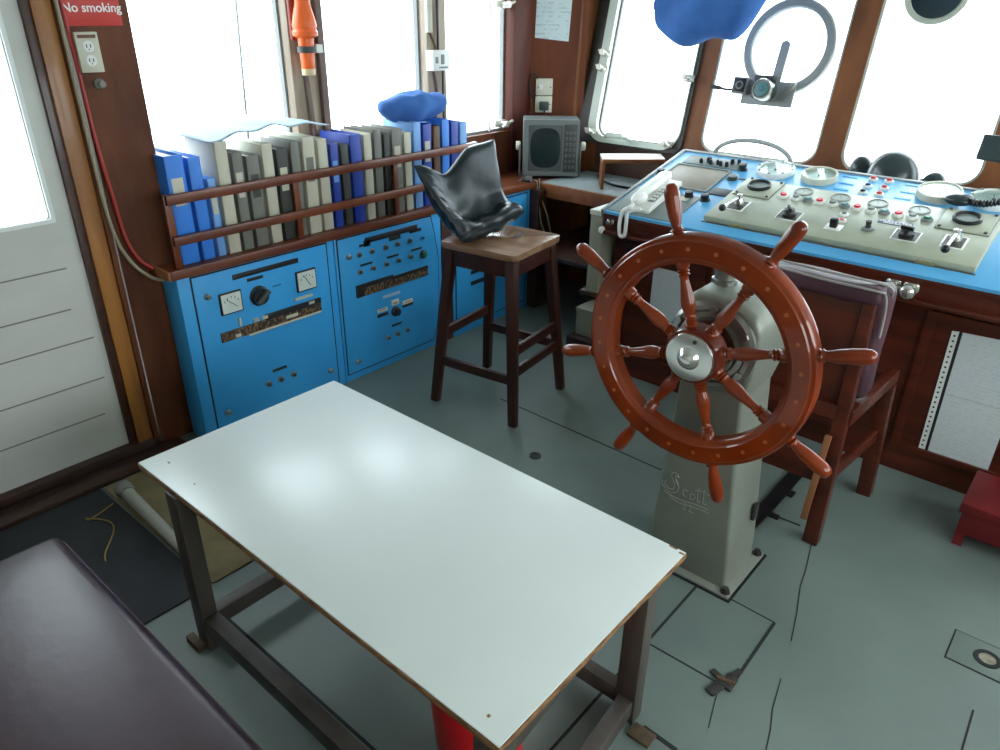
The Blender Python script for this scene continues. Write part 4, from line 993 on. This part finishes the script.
obj('filler_cap', MB().lathe([(.034, 0), (.034, .012), (.028, .014), (.028, .034), (.031, .036), (.031, .048), (0, .052)], T((-.750, 1.80, .968)), 24), steel, colm)
bp = obj('base_plate', MB().box((-.885, 1.748, 0), (-.560, 2.02, .012), bev=.002), mat('plate_grey', (140, 144, 134), 0.5, 0.2), colm)
obj('base_painted_shadow', MB().box((-.893, 1.740, 0), (-.552, 2.028, .004)), tape_black, colm)  # black sheet painting the shadow round the base plate
for x, y in ((-.578, 1.765), (-.578, 2.003), (-.868, 1.765), (-.868, 2.003)):
    obj('bolt', MB().lathe([(.016, .012), (.016, .016), (.011, .016), (.011, .028), (0, .028)], T((x, y, 0)), 6), dark_steel, bp)
obj('side_bracket', MB().box((-.590, 1.90, .205), (-.578, 1.925, .262), bev=.002), dark_steel, colm)
# engraved script emblem on the front face
def fp_(x, z):
    k = (z - .10) / .62; return V((x, 1.768 - .068 * k - .0012, z))
em = MB()
def stroke(pts, r=.0016):
    em.tube([fp_(x, z) for x, z in (q.xy for q in arc([(a, b_, 0) for a, b_ in pts], 5))], r, 5)
def E_(px, py):  # emblem grid: 100 x 60 units
    return (-.832 + px * .00205, .385 - py * .0023)
S = lambda L: stroke([E_(*p) for p in L])
S([(30, 5), (24, 4), (19, 8), (20, 14), (24, 20), (25, 28), (21, 33), (14, 33), (9, 28), (10, 22)]); S([(31, 9), (28, 7), (25, 9), (27, 16), (31, 23), (30, 32), (24, 38), (14, 38), (5, 31), (5, 24)])
S([(46, 26), (42, 24), (39, 28), (40, 34), (45, 35)]); S([(54, 26), (51, 29), (52, 35), (57, 34), (58, 28), (54, 26)])
S([(63, 12), (62, 22), (63, 34), (67, 34)]); S([(72, 12), (71, 22), (72, 34), (77, 33)]); S([(58, 18), (68, 16), (80, 17)])
S([(8, 40), (22, 44), (40, 44), (60, 41), (80, 41)]); S([(18, 47), (34, 50), (50, 48), (70, 46), (82, 46)])
S([(44, 46), (44, 57)]); S([(41, 57), (47, 57)]); S([(53, 46), (53, 57)]); S([(50, 57), (58, 57)])
obj('emblem', em, engrave, colm, label='engraved script emblem')

WC = V((-.7125, 1.60, .842)); WA = 16.3; WT = radians(1.5)
wh = thing('ship_wheel', 'large varnished wooden ship\'s wheel with eight spokes and chrome hub', 'wheel', WC)
WU = V((0, -sin(WT), cos(WT)))
WMx = place(WC, (0, -cos(WT), -sin(WT))) @ Matrix.Scale(1.013, 4)     # local z towards the helmsman
prof = [(.233, -.018), (.240, -.024), (.296, -.024), (.303, -.016), (.303, .014), (.300, .020), (.292, .022), (.289, .026), (.250, .026), (.247, .022), (.240, .020), (.233, .014)]
rim = obj('rim', MB().ring(prof, WMx, 96), wheel_wood, wh)
for i in range(24):
    a = radians(WA + 7.5 + 15 * i)
    obj('wood_plug', MB().lathe([(.0052, .0255), (.0052, .0272), (0, .0276)], WMx @ T((.270 * cos(a), .270 * sin(a), 0)), 10), brass, rim)
spoke_prof = [(.017, .050), (.018, .078), (.0125, .082), (.0165, .086), (.012, .090), (.0165, .094), (.012, .099), (.014, .106), (.018, .125), (.0175, .140), (.013, .170), (.0105, .190), (.0105, .200), (.0155, .204), (.011, .208), (.0155, .213), (.011, .217), (.017, .222), (.0175, .240)]
hand_prof = [(.0175, .298), (.0185, .305), (.013, .311), (.017, .315), (.012, .320), (.0125, .328), (.0165, .350), (.0185, .380), (.0185, .402), (.0165, .416), (.010, .425), (0, .427)]
for i in range(8):
    a = radians(WA + 45 * i)
    d = V((cos(a), 0, 0)) + WU * sin(a)
    M = place(WC, d, (0, 1, 0))
    s_ = obj('spoke', MB().lathe(spoke_prof, M, 16), wheel_wood, wh, sharp=60)
    obj('handle', MB().lathe(hand_prof, M, 18), wheel_dark if False else wheel_wood, s_, sharp=60)
m = MB(); m.lathe([(.066, -.030), (.074, -.024), (.074, .018), (.070, .028), (.058, .030)], WMx, 40); obj('hub', m, wheel_dark, wh)
m = MB(); m.lathe([(.062, .030), (.064, .033), (.062, .037), (.036, .041), (.030, .041), (.027, .046), (.020, .054), (.010, .059), (0, .060)], WMx, 44); hc = obj('hub_cap', m, chrome, wh, label='polished chrome cap')
obj('screw', MB().lathe([(.005, .036), (.005, .0415), (0, .042)], WMx @ T((.012, .047, 0)), 10), dark_steel, hc)

# ------------------------------------------------------------------ wooden chair pushed to the console, purple cushion on its back
chx0, chx1, chy0, chy1 = -.945, -.470, 2.205, 2.600
chr_ = thing('wooden_chair', 'dark red wooden chair between the steering wheel and the console', 'chair', (-.71, 2.40, 0))
for x in (chx0, chx1):
    obj('back_post', MB().bar((x, chy0, 0), (x - .004 if x > -.7 else x, chy0 + .01, .885), .050, .046, up=(0, 1, 0), bev=.004, w2=.034, d2=.034), wood_console, chr_)
    obj('front_leg', MB().bar((x + (.05 if x > -.7 else -.02), chy1 + .02, 0), (x + (.03 if x > -.7 else -.01), chy1, .46), .050, .046, up=(0, 1, 0), bev=.004), wood_console, chr_)
    obj('side_rail', MB().bar((x + .012, chy0, .49), (x + (.035 if x > -.7 else -.01), chy1 + .03, .49), .034, .052, bev=.004), wood_console, chr_)
obj('seat', MB().box((chx0, chy0 + .02, .470), (chx1 + .02, chy1 + .02, .490), bev=.004), wood_dark, chr_)
obj('back_panel', MB().box((chx0 + .015, chy0 + .004, .52), (chx1 - .018, chy0 + .018, .86), bev=.003), wood_console, chr_)
obj('back_rail', MB().box((chx0 + .02, chy0 - .014, .475), (chx1 - .02, chy0 + .018, .525), bev=.004), wood_console, chr_)
m = MB(); m.prism([(chx0 + .02, .235), (chx1 - .02, .235), (chx1 - .02, .335), (chx1 - .07, .315), (chx0 + .07, .315), (chx0 + .02, .335)], -chy0 - .012, -chy0 + .012, Matrix(((1, 0, 0, 0), (0, 0, -1, 0), (0, 1, 0, 0), (0, 0, 0, 1))), bev=.003)
obj('lower_rail', m, wood_console, chr_)
obj('side_stretcher', MB().bar((chx1 - .004, chy0, .26), (chx1 + .035, chy1, .26), .022, .05, bev=.003), wood_console, chr_)
obj('batten', MB().bar((chx1 - .034, chy0 - .030, .095), (chx1 - .020, chy0 - .028, .425), .020, .012, up=(0, 1, 0), bev=.002), wood_batten, chr_, label='pale wood strip on the back leg')
cs = thing('back_cushion', 'purple upholstered cushion with white piping hung over the chair back', 'cushion', (-.69, 2.28, .52))
def puff(x0, x1, y0, y1, z0, z1, r=.03):
    m = MB(); m.box((x0, y0, z0), (x1, y1, z1), bev=r, seg=4)
    bmesh.ops.subdivide_edges(m.bm, edges=[e for e in m.bm.edges if e.calc_length() > .12], cuts=6, use_grid_fill=True)
    for v in m.bm.verts:
        v.co += V((noise.noise(v.co * 8), noise.noise(v.co * 8 + V((3, 0, 0))), noise.noise(v.co * 8 + V((0, 5, 0))))) * .006
    return m
m = puff(-.945, -.432, 2.236, 2.335, .535, .905, .028)
obj('pad', m, cushion_purple, cs, sharp=60)
obj('flap', puff(-.93, -.445, 2.180, 2.25, .862, .915, .018), cushion_purple, cs, sharp=60)
m = MB(); m.tube(arc([(-.94, 2.20, .918), (-.80, 2.182, .922), (-.62, 2.178, .915), (-.46, 2.182, .912), (-.440, 2.20, .90), (-.434, 2.225, .84), (-.434, 2.235, .76)]), .004, 8)
m.tube(arc([(-.94, 2.23, .926), (-.80, 2.225, .930), (-.62, 2.222, .926), (-.45, 2.235, .918), (-.434, 2.26, .88)]), .0035, 8)
obj('piping', m, mat('piping_grey', (150, 146, 142), 0.5), cs, label='white piping')

# ------------------------------------------------------------------ notices, red step, deck fittings
YN = 2.862
nt_ = thing('notice', 'long printed notice with punched strip on the front of the console, above the red step', 'notice', (-.21, YN, .11))
NM = Matrix(((1, 0, 0, 0), (0, 0, -1, YN), (0, 1, 0, 0), (0, 0, 0, 1)))
obj('sheet', MB().prism([(-.290, .115), (-.090, .108), (-.090, .625), (-.300, .615)], .0, .0012, NM @ T((0, 0, .002))), paper_notice, nt_)
obj('fold_line', MB().box((-.293, .372, .0032), (-.092, .375, .0036), NM), mat('fold_grey', (168, 174, 178), 0.8), nt_)
ps = obj('punched_strip', MB().prism([(-.322, .112), (-.300, .114), (-.310, .615), (-.332, .612)], .0, .0016, NM @ T((0, 0, .002))), white_pl, nt_, label='white strip with punched holes')
obj('strip_edge', MB().prism([(-.300, .114), (-.290, .115), (-.299, .615), (-.309, .615)], .0, .002, NM @ T((0, 0, .002))), tape_black, nt_)
hl = MB()
for i in range(24): hl.lathe([(.004, .0034), (.004, .0040), (0, .0040)], NM @ T((-.312 - .009 * i / 24, .125 + .0205 * i, 0)), 8)
obj('hole_row', hl, black, ps)
tag(obj('notice', MB().box((-1.53, .34, .001), (-1.37, .58, .003), NM), paper_notice), 'white notice on the console front behind the steering wheel', 'notice')
rs = thing('step_stool', 'small red wooden step in front of the console at the right edge', 'step', (.05, 2.62, 0))
obj('tread', MB().box((-.115, 2.50, .135), (.32, 2.76, .172), bev=.004), red_paint, rs)
for x in (-.105, .26): obj('side_board', MB().prism([(2.515, 0), (2.575, 0), (2.60, .03), (2.66, .03), (2.68, 0), (2.745, 0), (2.745, .135), (2.515, .135)], x, x + .030, MX), red_paint, rs)
obj('apron', MB().box((-.105, 2.512, .05), (.29, 2.526, .135), bev=.002), red_paint, rs)
dr = thing('deck_plate', 'square grey deck plate with round brass plug at the right of the floor', 'plate', (.09, 2.02, 0))
obj('plate', MB().box((.0, 1.952, 0), (.20, 2.083, .003), bev=.001), floor_paint, dr)
obj('plate_gap', MB().box((-.004, 1.948, 0), (.204, 2.087, .0012)), seam, dr)
obj('ring', MB().ring([(.022, .003), (.034, .003), (.034, .006), (.022, .006)], T((.090, 2.017, 0)), 28), seam, dr)
obj('plug', MB().lathe([(.0225, .003), (.0225, .0045), (.006, .0055), (0, .0055)], T((.090, 2.017, 0)), 24), mat('plug_grey', (150, 144, 124), 0.5, c2=(120, 112, 92), scale=(60, 60, 60)), dr)
m = MB(); m.lathe([(.024, 0), (.024, .004), (.016, .005), (.014, .003), (0, .003)], T((-1.502, 1.99, 0)), 24); tag(obj('floor_drain', m, black), 'small round black drain in the floor before the stool', 'drain')
hg = thing('hinge', 'rusty dark hatch hinge on the floor beyond the table corner', 'hinge', (-.43, 1.45, 0))
m = MB(); m.bar((-.447, 1.395, .005), (-.430, 1.455, .005), .028, .008, bev=.002); m.box((-.437, 1.435, .0), (-.405, 1.485, .010), bev=.002); obj('leaf', m, dark_steel, hg)
m = MB(); m.bar((-.475, 1.470, .004), (-.435, 1.458, .004), .018, .006, bev=.001); m.bar((-.425, 1.48, .004), (-.415, 1.52, .004), .016, .007); obj('leaf', m, dark_steel, hg)
obj('pin', MB().tube([(-.452, 1.452, .010), (-.405, 1.462, .010)], .006, 8), mat('rust', (92, 70, 48), 0.8), hg)
hs_ = thing('hatch_bar', 'flat black bar lying on the floor between column and chair', 'bar', (-.656, 2.3, 0))
m = MB(); m.bar((-.652, 2.045, .006), (-.657, 2.285, .006), .020, .010, bev=.002, w2=.052); m.box((-.684, 2.28, .001), (-.632, 2.60, .011), bev=.002); m.box((-.640, 2.235, .001), (-.60, 2.262, .008), bev=.002); m.box((-.632, 2.40, .001), (-.612, 2.44, .009), bev=.002)
obj('strap', m, black, hs_)

# ------------------------------------------------------------------ fittings on the port side
sg = thing('sign', 'red No smoking sign at the top of the wood panel beside the door', 'sign', (XD, 1.12, 1.54))
obj('plate', MB().box((XD, 1.034, 1.548), (XD + .004, 1.218, 1.70), bev=.001), sign_red, sg)
TM = Matrix(((0, 0, 1, XD + .0045), (1, 0, 0, 1.129), (0, 1, 0, 1.600), (0, 0, 0, 1)))
bm = text_mesh('No smoking', .0375, TM, .0004, bold=.0006); obj('lettering', bm, sign_white, sg)
ot = thing('power_outlet', 'cream double power outlet under the No smoking sign', 'outlet', (XD, 1.085, 1.41))
obj('plate', MB().box((XD, 1.046, 1.412), (XD + .030, 1.118, 1.532), bev=.003), cream, ot)
for z in (1.490, 1.448):
    s_ = obj('socket', MB().lathe([(.017, .028), (.017, .032), (0, .032)], place((XD, 1.082, z), (1, 0, 0)), 20), white_pl, ot)
    m = MB()
    for y in (-.006, .006): m.box((XD + .0315, 1.082 + y - .0015, z - .004), (XD + .0325, 1.082 + y + .0015, z + .006))
    m.box((XD + .0315, 1.0805, z - .011), (XD + .0325, 1.0835, z - .007)); obj('slot', m, black, s_)
obj('label_strip', MB().box((XD + .029, 1.054, 1.514), (XD + .031, 1.11, 1.524)), mat('strip_brown', (110, 70, 56), 0.6), ot)
m = MB(); m.lathe([(.017, 0), (.017, .005), (.006, .009), (.006, .018), (.011, .021), (.011, .028), (0, .030)], place((XD, 1.102, 1.375), (1, 0, 0)), 14)
tag(obj('wall_hook', m, mat('hook_grey', (120, 120, 112), 0.45, 0.3)), 'grey round-headed metal hook below the cream double outlet', 'hook')
tag(obj('cable', MB().tube(arc([(XD + .012, 1.036, 1.90), (XD + .012, 1.036, 1.6), (XD + .012, 1.042, 1.4), (XD + .012, 1.046, 1.2), (XD + .012, 1.060, 1.0), (XD + .012, 1.072, .86), (XD + .02, 1.10, .775), (XD + .03, 1.150, .725), (XD + .035, 1.168, .71)]), .0065, 8), cable_red), 'red cable running down beside the door frame to the worktop', 'cable')
m = MB(); m.tube([(XD + .010, 1.026 + .008, 1.95), (XD + .010, 1.034, .55)], .006, 8)
for z in (1.48, 1.22): m.lathe([(.008, 0), (.008, .02)], T((XD + .010, 1.034, z)), 8)
tag(obj('conduit', MB().tube(arc([(XD + .040, 1.012, 1.95), (XD + .040, 1.012, 1.3), (XD + .042, 1.018, .95), (XD + .046, 1.05, .80), (XD + .052, 1.11, .715), (XD + .056, 1.158, .69)]), .006, 8), cable_grey), 'thin grey-beige cable on the edge of the door frame', 'cable')
for z in (1.5, 1.2): pass
m.bm.free()

em_ = thing('hand_lamp', 'orange emergency lamp clamped upright on the first window post', 'lamp', (-2.84, 2.06, 1.34))
lx, ly = -2.835, 2.035
obj('grip', MB().lathe([(.026, 0), (.028, .004), (.030, .06), (.032, .10), (.034, .145)], T((lx, ly, 1.350)), 24), orange, em_)
obj('head', MB().lathe([(.036, .140), (.052, .150), (.054, .165), (.048, .175), (.052, .19), (.044, .225), (.032, .27), (.028, .33), (.030, .36), (0, .365)], T((lx, ly, 1.350)), 28), orange, em_)
m = MB(); m.ring([(.034, .085), (.040, .085), (.040, .110), (.034, .110)], T((lx, ly, 1.350)), 24); m.box((lx - .055, ly - .012, 1.435), (lx - .036, ly + .012, 1.460)); cpo = obj('clamp', m, dark_grey, em_)
obj('clamp_screw', MB().box((lx - .02, ly + .036, 1.432), (lx + .02, ly + .072, 1.466), bev=.004), white_pl, cpo)
obj('end_cap', MB().lathe([(.027, -.004), (.0285, .0), (.0295, .022)], T((lx, ly, 1.350)), 24), mat('cap_pale', (214, 190, 150), 0.4), em_)
m = MB(); m.box((-2.888, 1.992, 1.48), (-2.868, 2.035, 1.66), bev=.008); tag(obj('lamp_bracket', m, mat('bracket_red', (150, 62, 50), 0.5)), 'dull red backing plate behind the orange lamp', 'bracket')
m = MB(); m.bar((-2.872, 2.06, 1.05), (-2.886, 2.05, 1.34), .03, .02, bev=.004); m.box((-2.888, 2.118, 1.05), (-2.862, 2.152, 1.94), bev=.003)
struct('trim_18', m, mat('post_shadow_strip', (112, 92, 84), 0.6))  # added dark strips, shade on the post put into their colour
sb = thing('switch_box', 'small white switch box on the second port window post', 'switch', (-2.86, 2.845, 1.322))
obj('case', MB().box((-2.888, 2.785, 1.325), (-2.835, 2.905, 1.420), bev=.004), white_pl, sb)
m = MB(); m.box((-2.836, 2.80, 1.36), (-2.834, 2.80 + .02, 1.39)); m.box((-2.836, 2.84, 1.355), (-2.832, 2.862, 1.40), bev=.001); m.box((-2.836, 2.825, 1.336), (-2.834, 2.885, 1.344)); obj('rocker', m, mid_grey, sb)
for y, z0, z1, mt, r in ((2.80, 1.50, 1.94, cream, .018), (2.86, 1.42, 1.94, dark_steel, .006), (2.89, 1.06, 1.325, dark_steel, .006)):
    tag(obj('conduit', MB().tube([(-2.875, y, z0), (-2.875, y, z1)], r, 10), mt), {2.80: 'wide cream conduit at the top of the second window post', 2.86: 'thin dark conduit above the white switch box', 2.89: 'thin dark conduit below the white switch box'}[y], 'conduit')
m = MB(); m.tube(arc([(-2.88, 2.81, 1.50), (-2.88, 2.835, 1.46), (-2.88, 2.85, 1.425)]), .006, 8); m.tube(arc([(-2.88, 2.83, 1.325), (-2.88, 2.85, 1.2), (-2.88, 2.83, 1.06)]), .007, 8)
tag(obj('cable', m, mat('cable_dark', (92, 76, 66), 0.6)), 'dark cable bending from the cream conduit past the white switch box', 'cable')
# on the canted corner board
pp = obj('paper_sheet', MB().prism([(.058, 1.462), (.252, 1.444), (.266, 1.74), (.066, 1.74)], .001, .0025, FM), paper_chart); tag(pp, 'pale blue printed sheet pinned to the corner board above the outlet', 'paper')
oc = thing('power_outlet', 'cream twin outlet with a dark plug on the corner board above the monitor', 'outlet', FM @ V((.12, 1.06, 0)))
obj('plate', MB().box((.072, 1.155, 0), (.170, 1.246, .028), FM, .003), cream, oc)
obj('plate', MB().box((.072, 1.060, 0), (.170, 1.150, .028), FM, .003), cream, oc)
obj('switch', MB().box((.095, 1.19, .027), (.112, 1.215, .033), FM, .002), white_pl, oc)
obj('plug', MB().box((.094, 1.075, .027), (.150, 1.122, .062), FM, .006), plug_dark, oc)
for x, z in ((.085, 1.20), (.158, 1.20), (.158, 1.105)): obj('screw', MB().lathe([(.004, .028), (.004, .030), (0, .030)], FM @ T((x, z, 0)), 8), dark_grey, oc)
tag(obj('cable', MB().tube(arc([FM @ V((.125, 1.08, .045)), FM @ V((.125, 1.03, .05)), FM @ V((.11, .95, .03)), FM @ V((.10, .80, .03)), FM @ V((.10, .74, .04))]), .005, 8), black), 'black plug cable running down behind the monitor', 'cable')
tag(obj('cable', MB().tube(arc([FM @ V((.075, 1.12, .012)), FM @ V((.045, 1.16, .012)), FM @ V((.035, 1.22, .012)), FM @ V((.050, 1.27, .012)), FM @ V((.09, 1.25, .012))]), .004, 8), black), 'thin black cable looped left of the cream twin outlet', 'cable')

# ------------------------------------------------------------------ daylight
wd = bpy.data.worlds.new('World'); scn.world = wd; wd.use_nodes = True
nt = wd.node_tree; bgn = nt.nodes['Background']
tc = nt.nodes.new('ShaderNodeTexCoord'); sp = nt.nodes.new('ShaderNodeSeparateXYZ'); nt.links.new(tc.outputs['Generated'], sp.inputs[0])
rp_ = nt.nodes.new('ShaderNodeValToRGB'); mr = nt.nodes.new('ShaderNodeMapRange'); mr.inputs[1].default_value = -.25; mr.inputs[2].default_value = .25
nt.links.new(sp.outputs['Z'], mr.inputs[0]); nt.links.new(mr.outputs[0], rp_.inputs['Fac'])
rp_.color_ramp.elements[0].color = (.38, .43, .45, 1); rp_.color_ramp.elements[1].color = (.88, .97, 1.0, 1)
nt.links.new(rp_.outputs['Color'], bgn.inputs['Color']); bgn.inputs['Strength'].default_value = 9.9

# ------------------------------------------------------------------ camera
yaw, pitch, roll, foc = -0.7052273, 0.46722187, -0.01335022, 730.74
fwd = V((sin(yaw) * cos(pitch), cos(yaw) * cos(pitch), -sin(pitch)))
rt = V((cos(yaw), -sin(yaw), 0)); dn = fwd.cross(rt)
rt2 = cos(roll) * rt + sin(roll) * dn; dn2 = -sin(roll) * rt + cos(roll) * dn
cam = bpy.data.cameras.new('Camera'); co = bpy.data.objects.new('Camera', cam); COL.objects.link(co)
Mc = Matrix((rt2, -dn2, -fwd)).transposed().to_4x4(); Mc.translation = V((0, 0, 1.62)); co.matrix_world = Mc
cam.sensor_fit = 'HORIZONTAL'; cam.sensor_width = 36; cam.lens = 36 * foc / 1000; cam.clip_start = .02
scn.camera = co
scn.view_settings.view_transform = 'Standard'; scn.view_settings.look = 'None'; scn.view_settings.gamma = 1; scn.view_settings.use_curve_mapping = False
scn.view_settings.exposure = 0.0
scn.cycles.use_denoising = True
scn.cycles.max_bounces = 10; scn.cycles.diffuse_bounces = 5; scn.cycles.transparent_max_bounces = 12
scn.cycles.sample_clamp_indirect = 8
